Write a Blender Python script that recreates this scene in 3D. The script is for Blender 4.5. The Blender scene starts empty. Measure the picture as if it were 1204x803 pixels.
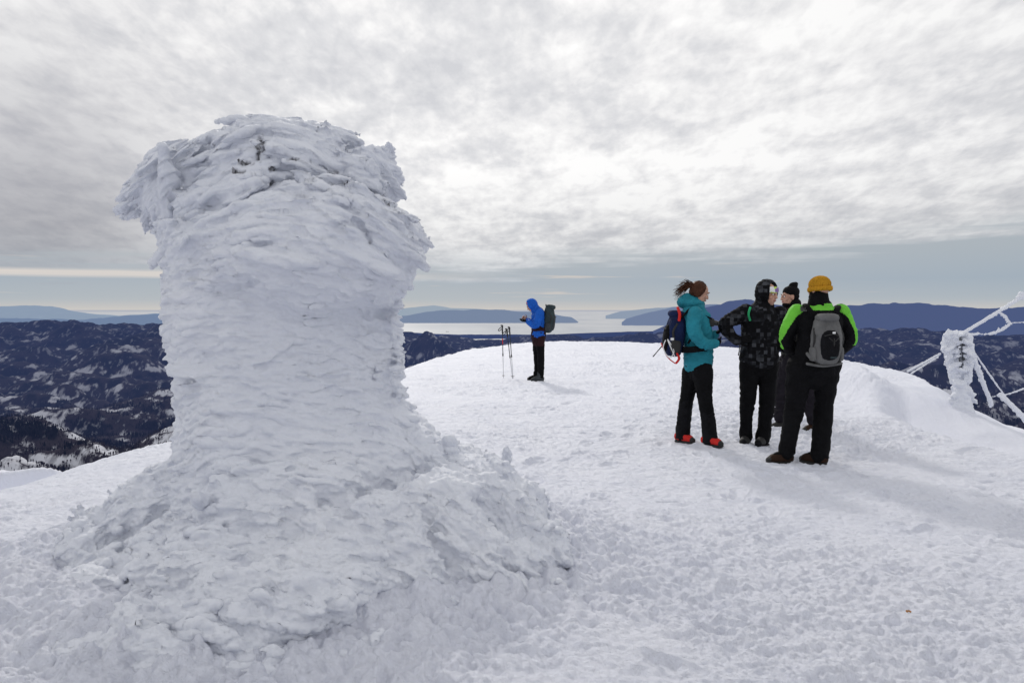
import bpy, math, random
import numpy as np
from mathutils import Vector, Matrix
rng = np.random.default_rng(7)
random.seed(7)
C = bpy.context.scene.collection
R = math.radians
scene = bpy.context.scene

# ------------------------------------------------------------------ camera
CAMZ = 1.45
FPX = 936.0
PITCH = math.atan(37.0 / FPX)
cam_d = bpy.data.cameras.new('camera')
cam = bpy.data.objects.new('camera', cam_d); C.objects.link(cam)
cam_d.sensor_width = 36; cam_d.lens = 36 * FPX / 1204
cam_d.clip_start = 0.05; cam_d.clip_end = 600000
cam.location = (0, 0, CAMZ); cam.rotation_euler = (math.pi/2 - PITCH, 0, 0)
scene.camera = cam

def W(px, py, Y):
    """measured photo position at forward distance Y -> world point"""
    u = (px - 602) / FPX; v = -(py - 401.5) / FPX
    cp, sp = math.cos(PITCH), math.sin(PITCH)
    dy = cp + v * sp; dz = v * cp - sp
    s = Y / dy
    return np.array([u * s, Y, CAMZ + dz * s])
def slope_of(py):
    v = -(py - 401.5) / FPX
    return (v * math.cos(PITCH) - math.sin(PITCH)) / (math.cos(PITCH) + v * math.sin(PITCH))

# ------------------------------------------------------------------ noise
_perm = rng.permutation(256).astype(np.int32); _perm = np.concatenate([_perm, _perm, _perm[:2]])
_g3 = rng.normal(size=(256, 3)); _g3 /= np.linalg.norm(_g3, axis=1)[:, None]; _g3 = _g3.astype(np.float32)
def pn(x, y, z=0.0):
    x, y, z = np.broadcast_arrays(np.asarray(x, np.float64), np.asarray(y, np.float64), np.asarray(z, np.float64))
    sh = x.shape
    x, y, z = x.ravel(), y.ravel(), z.ravel()
    out = np.empty(x.size, np.float32)
    for s in range(0, x.size, 400000):
        X, Y, Z = x[s:s+400000], y[s:s+400000], z[s:s+400000]
        xi, yi, zi = np.floor(X).astype(np.int64), np.floor(Y).astype(np.int64), np.floor(Z).astype(np.int64)
        xf, yf, zf = (X-xi).astype(np.float32), (Y-yi).astype(np.float32), (Z-zi).astype(np.float32)
        xi &= 255; yi &= 255; zi &= 255
        u, v, w = [t*t*t*(t*(t*6-15)+10) for t in (xf, yf, zf)]
        def g(a, b, c):
            h = _perm[_perm[_perm[(xi+a) & 255] + ((yi+b) & 255)] + ((zi+c) & 255)]
            G = _g3[h]
            return G[:, 0]*(xf-a) + G[:, 1]*(yf-b) + G[:, 2]*(zf-c)
        x00 = g(0,0,0)*(1-u)+g(1,0,0)*u; x10 = g(0,1,0)*(1-u)+g(1,1,0)*u
        x01 = g(0,0,1)*(1-u)+g(1,0,1)*u; x11 = g(0,1,1)*(1-u)+g(1,1,1)*u
        out[s:s+400000] = ((x00*(1-v)+x10*v)*(1-w) + (x01*(1-v)+x11*v)*w) * 1.5
    return out.reshape(sh)
def fbm(x, y, z=0.0, o=4, gain=.5):
    a = 1; t = 0; f = 1
    for i in range(o):
        t = t + a*pn(x*f+i*17.3, y*f+i*9.1, np.asarray(z)*f+i*3.7); a *= gain; f *= 2.03
    return t
def billow(x, y, z=0.0, o=4, gain=.5):
    a = 1; t = 0; f = 1
    for i in range(o):
        t = t + a*np.abs(pn(x*f+i*11.3, y*f+i*5.1, np.asarray(z)*f+i*7.7)); a *= gain; f *= 2.1
    return t
def sstep(a, b, x):
    t = np.clip((x-a)/(b-a), 0, 1); return t*t*(3-2*t)

# ------------------------------------------------------------------ materials
def newmat(name):
    m = bpy.data.materials.new(name); m.use_nodes = True
    nt = m.node_tree; b = nt.nodes['Principled BSDF']
    return m, nt, b
def N(nt, t, **kw):
    n = nt.nodes.new(t)
    for k, v in kw.items():
        if k in n.inputs: n.inputs[k].default_value = v
        else: setattr(n, k, v)
    return n
def mth(nt, op, a, b=None, clamp=False):
    n = nt.nodes.new('ShaderNodeMath'); n.operation = op; n.use_clamp = clamp
    for i, v in enumerate((a, b)):
        if v is None: continue
        if isinstance(v, (int, float)): n.inputs[i].default_value = v
        else: nt.links.new(v, n.inputs[i])
    return n.outputs[0]
def mixc(nt, fac, a, b, mode='MIX'):
    n = nt.nodes.new('ShaderNodeMix'); n.data_type = 'RGBA'; n.blend_type = mode
    for i, v in ((0, fac), (6, a), (7, b)):
        if isinstance(v, (int, float)): n.inputs[i].default_value = v
        elif isinstance(v, tuple): n.inputs[i].default_value = (*v[:3], 1)
        else: nt.links.new(v, n.inputs[i])
    return n.outputs[2]
def ramp(nt, src, stops, interp='LINEAR'):
    n = nt.nodes.new('ShaderNodeValToRGB'); n.color_ramp.interpolation = interp
    e = n.color_ramp.elements
    while len(e) < len(stops): e.new(0.5)
    for i, (p, c) in enumerate(stops):
        e[i].position = p
        e[i].color = (c, c, c, 1) if isinstance(c, (int, float)) else (*c[:3], 1)
    if src is not None: nt.links.new(src, n.inputs[0])
    return n.outputs[0]

def fabric(name, col, rough=.8, var=.35, bump=.35, scale=60, sheen=.0, spec=.10):
    m, nt, b = newmat(name)
    tc = N(nt, 'ShaderNodeTexCoord')
    n1 = N(nt, 'ShaderNodeTexNoise', Scale=9.0, Detail=5.0); nt.links.new(tc.outputs['Object'], n1.inputs['Vector'])
    n2 = N(nt, 'ShaderNodeTexNoise', Scale=float(scale), Detail=4.0); nt.links.new(tc.outputs['Object'], n2.inputs['Vector'])
    lo = tuple(c*(1-var) for c in col); hi = tuple(min(1, c*(1+var)) for c in col)
    c = ramp(nt, n1.outputs[0], [(.3, lo), (.7, hi)])
    nt.links.new(c, b.inputs['Base Color'])
    b.inputs['Roughness'].default_value = rough
    b.inputs['Specular IOR Level'].default_value = spec
    bp = N(nt, 'ShaderNodeBump', Strength=bump, Distance=.01); nt.links.new(n2.outputs[0], bp.inputs['Height'])
    nt.links.new(bp.outputs[0], b.inputs['Normal'])
    return m
def plain(name, col, rough=.5, metal=0.0, spec=.5):
    m, nt, b = newmat(name)
    tc = N(nt, 'ShaderNodeTexCoord')
    n1 = N(nt, 'ShaderNodeTexNoise', Scale=30.0, Detail=3.0); nt.links.new(tc.outputs['Object'], n1.inputs['Vector'])
    c = ramp(nt, n1.outputs[0], [(.3, tuple(c*.85 for c in col)), (.7, tuple(min(1, c*1.12) for c in col))])
    nt.links.new(c, b.inputs['Base Color'])
    b.inputs['Roughness'].default_value = rough; b.inputs['Metallic'].default_value = metal
    b.inputs['Specular IOR Level'].default_value = spec
    return m

SNOW = (.80, .825, .90)
def snow_mat(name, b1=.5, b2=.35, s1=28.0, s2=110.0, rock=False, zs=1.0, k=1.0, bk=1.0):
    m, nt, b = newmat(name)
    g = N(nt, 'ShaderNodeNewGeometry')
    mp = N(nt, 'ShaderNodeMapping'); mp.inputs['Scale'].default_value = (1, 1, zs); nt.links.new(g.outputs['Position'], mp.inputs['Vector'])
    n1 = N(nt, 'ShaderNodeTexNoise', Scale=s1, Detail=6.0, Roughness=.68, Distortion=.4); nt.links.new(mp.outputs[0], n1.inputs['Vector'])
    n2 = N(nt, 'ShaderNodeTexNoise', Scale=s2, Detail=4.0, Roughness=.75); nt.links.new(mp.outputs[0], n2.inputs['Vector'])
    n3 = N(nt, 'ShaderNodeTexNoise', Scale=1.6, Detail=5.0); nt.links.new(g.outputs['Position'], n3.inputs['Vector'])
    col = ramp(nt, n3.outputs[0], [(.3, (.755*k, .78*k, .85*k*bk)), (.7, (.825*k, .845*k, .90*k*bk))])
    if rock:
        at = N(nt, 'ShaderNodeAttribute'); at.attribute_name = 'rock'
        f = mth(nt, 'MULTIPLY', at.outputs['Fac'], 1.0, True)
        col = mixc(nt, f, col, (.10, .09, .10))
    nt.links.new(col, b.inputs['Base Color'])
    b.inputs['Roughness'].default_value = .62
    b.inputs['Specular IOR Level'].default_value = .3
    bp = N(nt, 'ShaderNodeBump', Strength=b1, Distance=.02); nt.links.new(n1.outputs[0], bp.inputs['Height'])
    bp2 = N(nt, 'ShaderNodeBump', Strength=b2, Distance=.006); nt.links.new(n2.outputs[0], bp2.inputs['Height'])
    nt.links.new(bp.outputs[0], bp2.inputs['Normal'])
    nt.links.new(bp2.outputs[0], b.inputs['Normal'])
    return m

# ------------------------------------------------------------------ mesh helpers
def tag(o, label=None, cat=None, group=None, kind=None):
    if label: o['label'] = label
    if cat: o['category'] = cat
    if group: o['group'] = group
    if kind: o['kind'] = kind
    return o
def thing(name, loc, label, cat, group=None):
    o = bpy.data.objects.new(name, None); C.objects.link(o); o.location = tuple(loc); o.empty_display_size = .2
    return tag(o, label, cat, group)
def mesh_np(name, V, F, smooth=True):
    """V (n,3) array; F (m,4) array of quads"""
    me = bpy.data.meshes.new(name)
    V = np.ascontiguousarray(V, np.float32); F = np.ascontiguousarray(F, np.int32)
    me.vertices.add(len(V)); me.vertices.foreach_set('co', V.ravel())
    k = F.shape[1]
    me.loops.add(F.size); me.loops.foreach_set('vertex_index', F.ravel())
    me.polygons.add(len(F)); me.polygons.foreach_set('loop_start', np.arange(len(F), dtype=np.int32)*k)
    me.polygons.foreach_set('use_smooth', np.full(len(F), smooth))
    me.update(calc_edges=True); me.validate()
    return me
def link(name, me, mat, parent=None):
    o = bpy.data.objects.new(name, me); C.objects.link(o)
    for m in (mat if isinstance(mat, (list, tuple)) else [mat]): me.materials.append(m)
    if parent: o.parent = parent
    return o
def coords(me):
    a = np.empty(len(me.vertices)*3, np.float32); me.vertices.foreach_get('co', a); return a.reshape(-1, 3)
def normals(me):
    a = np.empty(len(me.vertices)*3, np.float32); me.vertex_normals.foreach_get('vector', a); return a.reshape(-1, 3)
def unit(v): v = np.asarray(v, float); return v/(np.linalg.norm(v)+1e-9)

_sph = {}
def sph(nu, nv):
    if (nu, nv) in _sph: return _sph[(nu, nv)]
    V = []; F = []
    for j in range(nv+1):
        t = math.pi*j/nv
        for i in range(nu):
            p = 2*math.pi*i/nu; V.append((math.sin(t)*math.cos(p), math.sin(t)*math.sin(p), math.cos(t)))
    for j in range(nv):
        for i in range(nu): F.append((j*nu+i, (j+1)*nu+i, (j+1)*nu+(i+1) % nu, j*nu+(i+1) % nu))
    _sph[(nu, nv)] = (np.array(V), np.array(F)); return _sph[(nu, nv)]

class S:
    """collects shapes; build() links them as ONE mesh object, optionally fused into one skin"""
    def __init__(s): s.V = []; s.F = []; s.n = 0
    def add(s, V, F): s.V.append(np.asarray(V, float)); s.F.append(np.asarray(F)+s.n); s.n += len(V); return s
    def ell(s, c, r, M=None, nu=14, nv=9):
        V, F = sph(nu, nv)
        V = V*np.asarray(r if hasattr(r, '__len__') else (r, r, r))
        if M is not None: V = V @ np.asarray(M).T
        return s.add(V+np.asarray(c), F)
    def sbox(s, c, r, M=None, e=.35, nu=28, nv=16):
        V, F = sph(nu, nv)
        V = np.sign(V)*np.abs(V)**e
        V = V/np.maximum(1e-6, 1)*np.asarray(r)
        if M is not None: V = V @ np.asarray(M).T
        return s.add(V+np.asarray(c), F)
    def chain(s, P, rad, side=(1, 0, 0), n=14, sub=4, cap=True):
        """lofted tube; rad entries: r or (r_side, r_other)"""
        P = np.array([np.asarray(p, float) for p in P]); Rr = np.array([(r, r) if not hasattr(r, '__len__') else r for r in rad], float)
        if sub > 1 and len(P) > 2:      # catmull-rom refine
            Q = []; RR = []
            m = len(P)
            for i in range(m-1):
                p0, p1, p2, p3 = P[max(i-1, 0)], P[i], P[i+1], P[min(i+2, m-1)]
                for k in range(sub):
                    t = k/sub
                    Q.append(.5*((2*p1)+(-p0+p2)*t+(2*p0-5*p1+4*p2-p3)*t*t+(-p0+3*p1-3*p2+p3)*t**3))
                    tt = t*t*(3-2*t); RR.append(Rr[i]*(1-tt)+Rr[i+1]*tt)
            Q.append(P[-1]); RR.append(Rr[-1]); P = np.array(Q); Rr = np.array(RR)
        T = np.gradient(P, axis=0); T /= np.linalg.norm(T, axis=1)[:, None]+1e-9
        if cap:
            pre = []; prr = []; post = []; por = []
            for k in (1, 2, 3):
                a = math.pi/2*k/3
                pre.append((P[0]-T[0]*Rr[0].min()*math.sin(a), Rr[0]*max(math.cos(a), .02)))
                post.append((P[-1]+T[-1]*Rr[-1].min()*math.sin(a), Rr[-1]*max(math.cos(a), .02)))
            P = np.vstack([[p for p, _ in pre[::-1]], P, [p for p, _ in post]])
            Rr = np.vstack([[r for _, r in pre[::-1]], Rr, [r for _, r in post]])
            T = np.vstack([[T[0]]*3, T, [T[-1]]*3])
        side = np.asarray(side, float); V = []
        a = np.linspace(0, 2*math.pi, n, endpoint=False)
        for p, t, r in zip(P, T, Rr):
            u = side-t*np.dot(side, t)
            if np.linalg.norm(u) < .15:
                u = np.cross(t, (0, 1, 0) if abs(t[1]) < .9 else (0, 0, 1))
            u = unit(u); w = np.cross(t, u)
            V.append(p+np.outer(np.cos(a)*r[0], u)+np.outer(np.sin(a)*r[1], w))
        V = np.vstack(V); F = []
        for j in range(len(P)-1):
            for i in range(n): F.append((j*n+i, j*n+(i+1) % n, (j+1)*n+(i+1) % n, (j+1)*n+i))
        F.append(None)
        F = F[:-1]
        b = len(V); V = np.vstack([V, P[:1], P[-1:]])
        for i in range(n):
            F.append((b, b, (i+1) % n, i)) if False else None
        L = (len(P)-1)*n
        F = [f for f in F if f is not None]
        for i in range(0, n, 2):
            F.append((b, (i+2) % n, i+1, i)); F.append((b+1, L+i, L+i+1, L+(i+2) % n))
        return s.add(V, np.array(F))
    def build(s, name, mat, parent=None, voxel=None, smooth=0, disp=None, label=None):
        me = mesh_np(name, np.vstack(s.V), np.vstack(s.F))
        if voxel: me = remesh(me, voxel, smooth)
        if disp is not None:
            v = coords(me); nn = normals(me); v = v+nn*np.asarray(disp(v, nn), np.float32)[:, None]
            me.vertices.foreach_set('co', v.astype(np.float32).ravel()); me.update()
        me.name = name
        o = link(name, me, mat, parent)
        if label: o['label'] = label
        return o

def remesh(me, voxel, smooth=0):
    o = bpy.data.objects.new('tmp', me); C.objects.link(o)
    md = o.modifiers.new('r', 'REMESH'); md.mode = 'VOXEL'; md.voxel_size = voxel; md.use_smooth_shade = True
    if smooth:
        sm = o.modifiers.new('s', 'SMOOTH'); sm.factor = .5; sm.iterations = smooth
    dg = bpy.context.evaluated_depsgraph_get(); dg.update()
    m2 = bpy.data.meshes.new_from_object(o.evaluated_get(dg))
    bpy.data.objects.remove(o); bpy.data.meshes.remove(me)
    m2.polygons.foreach_set('use_smooth', np.full(len(m2.polygons), True))
    return m2
def paint(o, fn):
    """material slot per face from face centre"""
    me = o.data; c = np.empty(len(me.polygons)*3, np.float32); me.polygons.foreach_get('center', c)
    me.polygons.foreach_set('material_index', np.asarray(fn(c.reshape(-1, 3)), np.int32)); me.update()

# ------------------------------------------------------------------ summit ground
PC = W(345, 500, 4.9); PCX, PCY = PC[0], 4.8       # pillar centre
crest_px = [-900, -400, -150, 0, 100, 200, 300, 400, 485, 520, 560, 600, 640, 700, 770, 900, 960, 1000, 1040, 1075, 1100, 1130, 1165, 1204, 1300, 1600, 2100]
crest_py = [760, 670, 615, 577, 549, 520, 490, 461, 431, 419, 410, 404.5, 402, 401, 403, 412, 420, 426, 433, 441, 455, 476, 490, 503, 545, 640, 760]
def tilt(x, y):
    z = -.13*np.logaddexp(0, (-x-2.4)/.5)*.5
    # wind drift and scoop by the iced mast
    d1 = x-(4.95+.12*np.sin(y*1.3)+.35*sstep(10.3, 12.2, y)*(y-10.3))
    win = sstep(3, 6, y)*(1-sstep(13, 15, y))
    z = z-.36*sstep(-.05, .48, d1)*win+.05*np.exp(-((d1+.12)/.16)**2)*win
    cx = 6.35-.10*(y-10)
    h = np.interp(y, [5, 8, 9.5, 10.5, 11.5, 12.5, 13.5, 16], [0, .05, .2, .34, .5, .62, .5, 0])
    z = z+h*np.exp(-((x-cx)/.62)**2)
    return z
W0 = 3.5
def drop(t): return .75*(np.sqrt(np.maximum(t, 0)**2+W0**2)-W0)
def _solve():
    azs = []; r0s = []
    for px, py in zip(crest_px, crest_py):
        az = math.atan((px-602)/FPX/1.0); tgt = slope_of(py)
        rr = np.linspace(1.5, 80, 1600); x = rr*math.sin(az); y = rr*math.cos(az); b = tilt(x, y)
        lo, hi = .5, 60
        for _ in range(40):
            m = (lo+hi)/2
            s = np.max((b-drop(rr-m)-CAMZ)/y)
            if s < tgt: lo = m
            else: hi = m
        azs.append(az); r0s.append(m)
    return np.array(azs), np.array(r0s)
AZS, R0S = _solve()
def gbase(x, y):
    x = np.asarray(x, float); y = np.asarray(y, float)
    az = np.arctan2(x, y); r = np.hypot(x, y)
    r0 = np.interp(az, AZS, R0S)
    back = sstep(1.1, 1.9, np.abs(az))
    r0 = r0*(1-back)+14*back
    z = tilt(x, y)*(1-back)-drop(r-r0)
    kn = CAMZ+slope_of(561)*16-.10*(x+9.6)*(x+9.6 > 0)+.04*(y-16)+.12*np.sin(x*1.7+y)
    ks = sstep(-9.9, -10.7, x+.5*np.sin(y*.9))*np.exp(-((y-16)/4.0)**4)*sstep(-26, -20, x)
    z = z*(1-ks)+np.maximum(kn, z)*ks       # low knoll past the edge
    return z
def gnoise(x, y):
    r = np.hypot(x, y)
    smoothz = sstep(-.1, .5, x-(4.95+.12*np.sin(y*1.3)+.35*sstep(10.3, 12.2, y)*(y-10.3)))*sstep(3, 6, y)*(1-sstep(14, 18, y))
    k = 1-.8*smoothz
    z = .05*fbm(x*.35, y*.35, 3.1, o=3)
    patch = .35+.9*sstep(-.25, .45, fbm(x*.45+5, y*.45, 8.8, o=3))
    right = sstep(.5, 3.5, x)*.5+sstep(4.5, 3.2, y)*.5
    a = patch*(.75+.6*right)
    z = z+k*a*(.050*(billow(x*2.2, y*2.2, 1.3, o=2)-.35)+.027*(billow(x*6.0+2*pn(x*3, y*3, .5)*.3, y*6.0, 4.3, o=3)-.4)+.014*fbm(x*20, y*20, 7.7, o=3))
    z = z+k*.014*fbm(x*3.2, y*5.5, 2.2, o=3)
    z = z+k*.008*fbm(x*14, y*16, 5.2, o=3)
    # streamlines on the smooth drift
    z = z+(1-k)*.02*fbm((x-y*.15)*5, y*.8, 6.6, o=3)
    # crust debris round the mound
    rho = np.hypot(x-PCX, y-PCY)
    deb = np.exp(-((rho-1.75)/.45)**2)
    z = z+.12*np.exp(-(np.maximum(rho-1.30, 0)/.42)**2)*sstep(.9, 1.25, rho)
    z = z+deb*(.10*(billow(x*5.2, y*4.2, 9.3, o=3, gain=.55)-.25))
    return z
def ground_z(x, y): return float(gbase(x, y)+gnoise(np.array([x]), np.array([y]))[0])

az = np.concatenate([np.linspace(-math.pi, -.85, 90, endpoint=False), np.linspace(-.85, .85, 1500, endpoint=False), np.linspace(.85, math.pi, 91)])
rr = np.concatenate([np.linspace(.3, 2.2, 50, endpoint=False), np.geomspace(2.2, 12, 900, endpoint=False), np.geomspace(12, 85, 500)])
AZ, RR = np.meshgrid(az, rr)
GX, GY = RR*np.sin(AZ), RR*np.cos(AZ)
GZ = gbase(GX, GY)+gnoise(GX, GY)
# footprints
def stamp(cx, cy, ang, L=.15, Wd=.055, dep=.03):
    r = math.hypot(cx, cy); i0, i1 = np.searchsorted(rr, [r-.3, r+.3])
    a = math.atan2(cx, cy); j0, j1 = np.searchsorted(az, [a-.3/r, a+.3/r])
    X = GX[i0:i1, j0:j1]-cx; Y = GY[i0:i1, j0:j1]-cy
    c, s = math.cos(ang), math.sin(ang)
    u = (X*s+Y*c)/L; v = (X*c-Y*s)/(Wd*(1+.15*np.sin(u*2)))
    q = (np.abs(u)**2.6+np.abs(v)**2.6)
    GZ[i0:i1, j0:j1] += -dep*np.exp(-q**1.6*.9)+dep*.45*np.exp(-((q-2.2)/.9)**2)
for k in range(26):     # walkers' tracks
    sx, sy = rng.uniform(-.5, 4.2), rng.uniform(3, 14)
    ang = rng.uniform(-1.2, 1.2) if rng.random() < .6 else rng.uniform(0, 6.28)
    for q in range(rng.integers(4, 11)):
        sd = .11*(1 if q % 2 else -1)
        x = sx+math.sin(ang)*.62*q+math.cos(ang)*sd; y = sy+math.cos(ang)*.62*q-math.sin(ang)*sd
        if y < 2.4 or x > 4.9 or math.hypot(x-PCX, y-PCY) < 1.7: continue
        stamp(x, y, ang+rng.normal()*.12, dep=rng.uniform(.010, .028), L=rng.uniform(.13, .16))
for k in range(420):
    x, y = rng.uniform(-.4, 4.8), 2.6+rng.random()**1.4*13
    if math.hypot(x-PCX, y-PCY) < 1.7: continue
    stamp(x, y, rng.uniform(0, 6.28), L=rng.uniform(.05, .16), Wd=rng.uniform(.03, .08), dep=rng.uniform(-.016, .022))
nr, nc = GX.shape
V = np.stack([GX, GY, GZ], -1).reshape(-1, 3)
idx = np.arange(nr*nc).reshape(nr, nc)
F = np.stack([idx[:-1, :-1], idx[:-1, 1:], idx[1:, 1:], idx[1:, :-1]], -1).reshape(-1, 4)
snow_m = snow_mat('trodden_snow', 1.0, 1.0, 26.0, 100.0, k=.98, bk=1.03)
g_ob = link('snow_ground', mesh_np('snow_ground', V, F[:, ::-1]), snow_m)
tag(g_ob, 'white trodden snow covering the rounded summit', 'snow', kind='structure')

# ------------------------------------------------------------------ far hills
def ridge_env(px):   # photo row of the last dark ridge
    return np.interp(px, [-600, 0, 60, 100, 190, 300, 480, 520, 560, 640, 700, 780, 880, 1000, 1060, 1120, 1204, 1500], [377, 379, 375, 379, 381, 384, 391, 394, 397, 397, 397, 396, 394, 391, 388, 391, 395, 390])
def hills_z(x, y):
    r = np.hypot(x, y); a = np.arctan2(x, y)
    px = 602+FPX*np.tan(np.clip(a, -1.2, 1.2))
    zr = CAMZ-(ridge_env(px)-364)/FPX*12000*np.cos(a)
    lr = np.log(np.maximum(r, 1))
    kk = np.log(np.array([60, 150, 400, 900, 1500, 2400, 4000, 6000, 8500]))
    m = np.interp(lr, kk, [-40, -95, -240, -430, -560, -610, -625, -610, -560])
    t = sstep(7000, 11800, r); m = m*(1-t)+(zr-30)*t
    f = sstep(12600, 15500, r); m = m-f*900
    wob = fbm(x/2600, y/2600, 1.7, o=2)*700
    X, Y = x+wob, y+wob*.6
    A = sstep(600, 2200, r)*(1-.60*sstep(8500, 11800, r))
    b1 = billow(X/1500, Y/1300, .3, o=2)
    h = 380*(b1-.36)+230*(billow(X/640, Y/560, 5.5, o=2)-.42)+34*(billow(X/230, Y/230, 2.5, o=2)-.4)+22*fbm(x/400, y/400, 4.4, o=3)
    z = m+A*h+sstep(300, 1500, r)*8*fbm(x/60, y/60, 8.1, o=2)
    return z
haz = np.linspace(-.95, .95, 1300); hr = np.concatenate([np.geomspace(55, 1400, 120, endpoint=False), np.geomspace(1400, 15500, 950)])
A2, R2 = np.meshgrid(haz, hr); HX, HY = R2*np.sin(A2), R2*np.cos(A2)
HZ = hills_z(HX, HY)
# snow clearings / bare wood / conifers per vertex
def cover(x, y, z):
    c = fbm(x/300+9, y/300, z/120, o=5, gain=.62)
    d = fbm(x/90, y/90, z/50+4, o=3)
    return c, d
cv, cd = cover(HX, HY, HZ)
dzr = np.gradient(HZ, axis=0)/np.gradient(R2, axis=0)        # rising away from us = facing us
face = np.clip(dzr*2.0, -.6, .8)
snowy = sstep(.12, .85, cv+.4*cd+.35*face-.08+.16*(1-sstep(2600, 4800, R2))-.18*sstep(4500, 9000, R2))**1.2
cons = sstep(.05, .4, -cv+.5*fbm(HX/260+3, HY/260, 2.0, o=3))
nr, nc = HX.shape; idx = np.arange(nr*nc).reshape(nr, nc)
F = np.stack([idx[:-1, :-1], idx[1:, :-1], idx[1:, 1:], idx[:-1, 1:]], -1).reshape(-1, 4)
hme = mesh_np('hills', np.stack([HX, HY, HZ], -1).reshape(-1, 3), F)
for nm, arr in (('snowy', snowy), ('conifer', cons)):
    at = hme.attributes.new(nm, 'FLOAT', 'POINT'); at.data.foreach_set('value', arr.astype(np.float32).ravel())

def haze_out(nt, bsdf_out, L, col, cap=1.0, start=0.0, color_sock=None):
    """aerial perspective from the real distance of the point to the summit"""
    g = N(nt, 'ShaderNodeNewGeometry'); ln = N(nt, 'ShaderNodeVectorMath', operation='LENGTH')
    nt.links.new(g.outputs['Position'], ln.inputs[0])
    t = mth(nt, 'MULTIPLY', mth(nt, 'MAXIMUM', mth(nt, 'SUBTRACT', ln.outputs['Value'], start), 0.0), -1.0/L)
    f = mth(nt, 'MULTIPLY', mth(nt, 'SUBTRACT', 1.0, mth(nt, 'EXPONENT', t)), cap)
    e = N(nt, 'ShaderNodeEmission', Strength=1.0); e.inputs['Color'].default_value = (*col, 1)  # haze painted on the surface as emission, stronger with distance
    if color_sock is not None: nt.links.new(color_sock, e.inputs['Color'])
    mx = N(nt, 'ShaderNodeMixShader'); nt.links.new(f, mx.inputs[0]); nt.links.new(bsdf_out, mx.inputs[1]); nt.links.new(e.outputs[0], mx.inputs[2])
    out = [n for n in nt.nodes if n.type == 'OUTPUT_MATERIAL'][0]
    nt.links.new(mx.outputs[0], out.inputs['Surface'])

HAZE = (.032, .048, .120)  # blue haze painted into the hill and wood materials
m, nt, b = newmat('wooded_hills')
g = N(nt, 'ShaderNodeNewGeometry')
a1 = N(nt, 'ShaderNodeAttribute'); a1.attribute_name = 'snowy'
a2 = N(nt, 'ShaderNodeAttribute'); a2.attribute_name = 'conifer'
mp = N(nt, 'ShaderNodeMapping'); mp.inputs['Scale'].default_value = (1, .6, .3); nt.links.new(g.outputs['Position'], mp.inputs['Vector'])
n1 = N(nt, 'ShaderNodeTexNoise', Scale=.022, Detail=5.0, Roughness=.62); nt.links.new(mp.outputs[0], n1.inputs['Vector'])
n2 = N(nt, 'ShaderNodeTexNoise', Scale=.008, Detail=5.0, Roughness=.6); nt.links.new(g.outputs['Position'], n2.inputs['Vector'])
n3 = N(nt, 'ShaderNodeTexNoise', Scale=.12, Detail=3.0, Roughness=.8); nt.links.new(mp.outputs[0], n3.inputs['Vector'])
speck = ramp(nt, n1.outputs[0], [(.36, 0.0), (.66, 1.0)])
wood = mixc(nt, n3.outputs[0], (.016, .013, .017), (.085, .070, .075))
wood = mixc(nt, ramp(nt, n2.outputs[0], [(.38, 0.0), (.62, .75)]), wood, (.024, .020, .026))
wood = mixc(nt, a2.outputs['Fac'], wood, (.010, .011, .014))
s = mth(nt, 'ADD', mth(nt, 'MULTIPLY', a1.outputs['Fac'], 1.35), mth(nt, 'MULTIPLY', mth(nt, 'SUBTRACT', n2.outputs[0], .5), 1.0))
s = mth(nt, 'MULTIPLY', mth(nt, 'ADD', s, mth(nt, 'MULTIPLY', mth(nt, 'SUBTRACT', speck, .70), 1.25)), 1.1, True)
col = mixc(nt, s, wood, (.70, .71, .76))
nt.links.new(col, b.inputs['Base Color']); b.inputs['Roughness'].default_value = .95; b.inputs['Specular IOR Level'].default_value = .05
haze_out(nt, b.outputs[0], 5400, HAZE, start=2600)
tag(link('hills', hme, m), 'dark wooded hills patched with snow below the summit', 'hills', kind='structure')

# woods on the nearer hills: one countless mass
def forest(n, rmin, rmax, conifer):
    ra = rmin*(rmax/rmin)**rng.random(n*3); aa = rng.uniform(-.72, .72, n*3)
    x, y = ra*np.sin(aa), ra*np.cos(aa)
    i = np.clip(np.searchsorted(hr, ra), 1, len(hr)-1); j = np.clip(np.searchsorted(haz, aa), 1, len(haz)-1)
    z = HZ[i, j]; sn = snowy[i, j]; co = cons[i, j]
    dens = (1-.9*sn)*(co*1.3+.03 if conifer else (1-.7*co)*.8)
    keep = rng.random(len(x)) < dens; x, y, z, ra = x[keep][:n], y[keep][:n], z[keep][:n], ra[keep][:n]
    k = len(x); h = rng.uniform(13, 24, k) if conifer else rng.uniform(10, 18, k)
    w = h*(rng.uniform(.16, .24, k) if conifer else rng.uniform(.10, .3, k))
    yaw = np.arctan2(x, y)+rng.normal(0, .5, k)
    V = []
    if conifer: prof = [(-.1, .9), (.12, 1.0), (.55, .5), (1.0, .02)]
    else: prof = [(-.15, .12), (.35, .25), (.7, .8), (1.0, .15)]
    for q in range(2):
        c, s_ = np.cos(yaw+q*1.57), np.sin(yaw+q*1.57)
        for t, ww in prof:
            for sd in (-1, 1):
                V.append(np.stack([x+sd*w*ww*c, y-sd*w*ww*s_, z+t*h], -1))
    V = np.stack(V, 1).reshape(-1, 3)
    base = np.arange(k)[:, None]*16; F = []
    for q in range(2):
        for lv in range(3):
            o = q*8+lv*2; F.append(base+np.array([o, o+1, o+3, o+2]))
    return V, np.concatenate(F)
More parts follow.
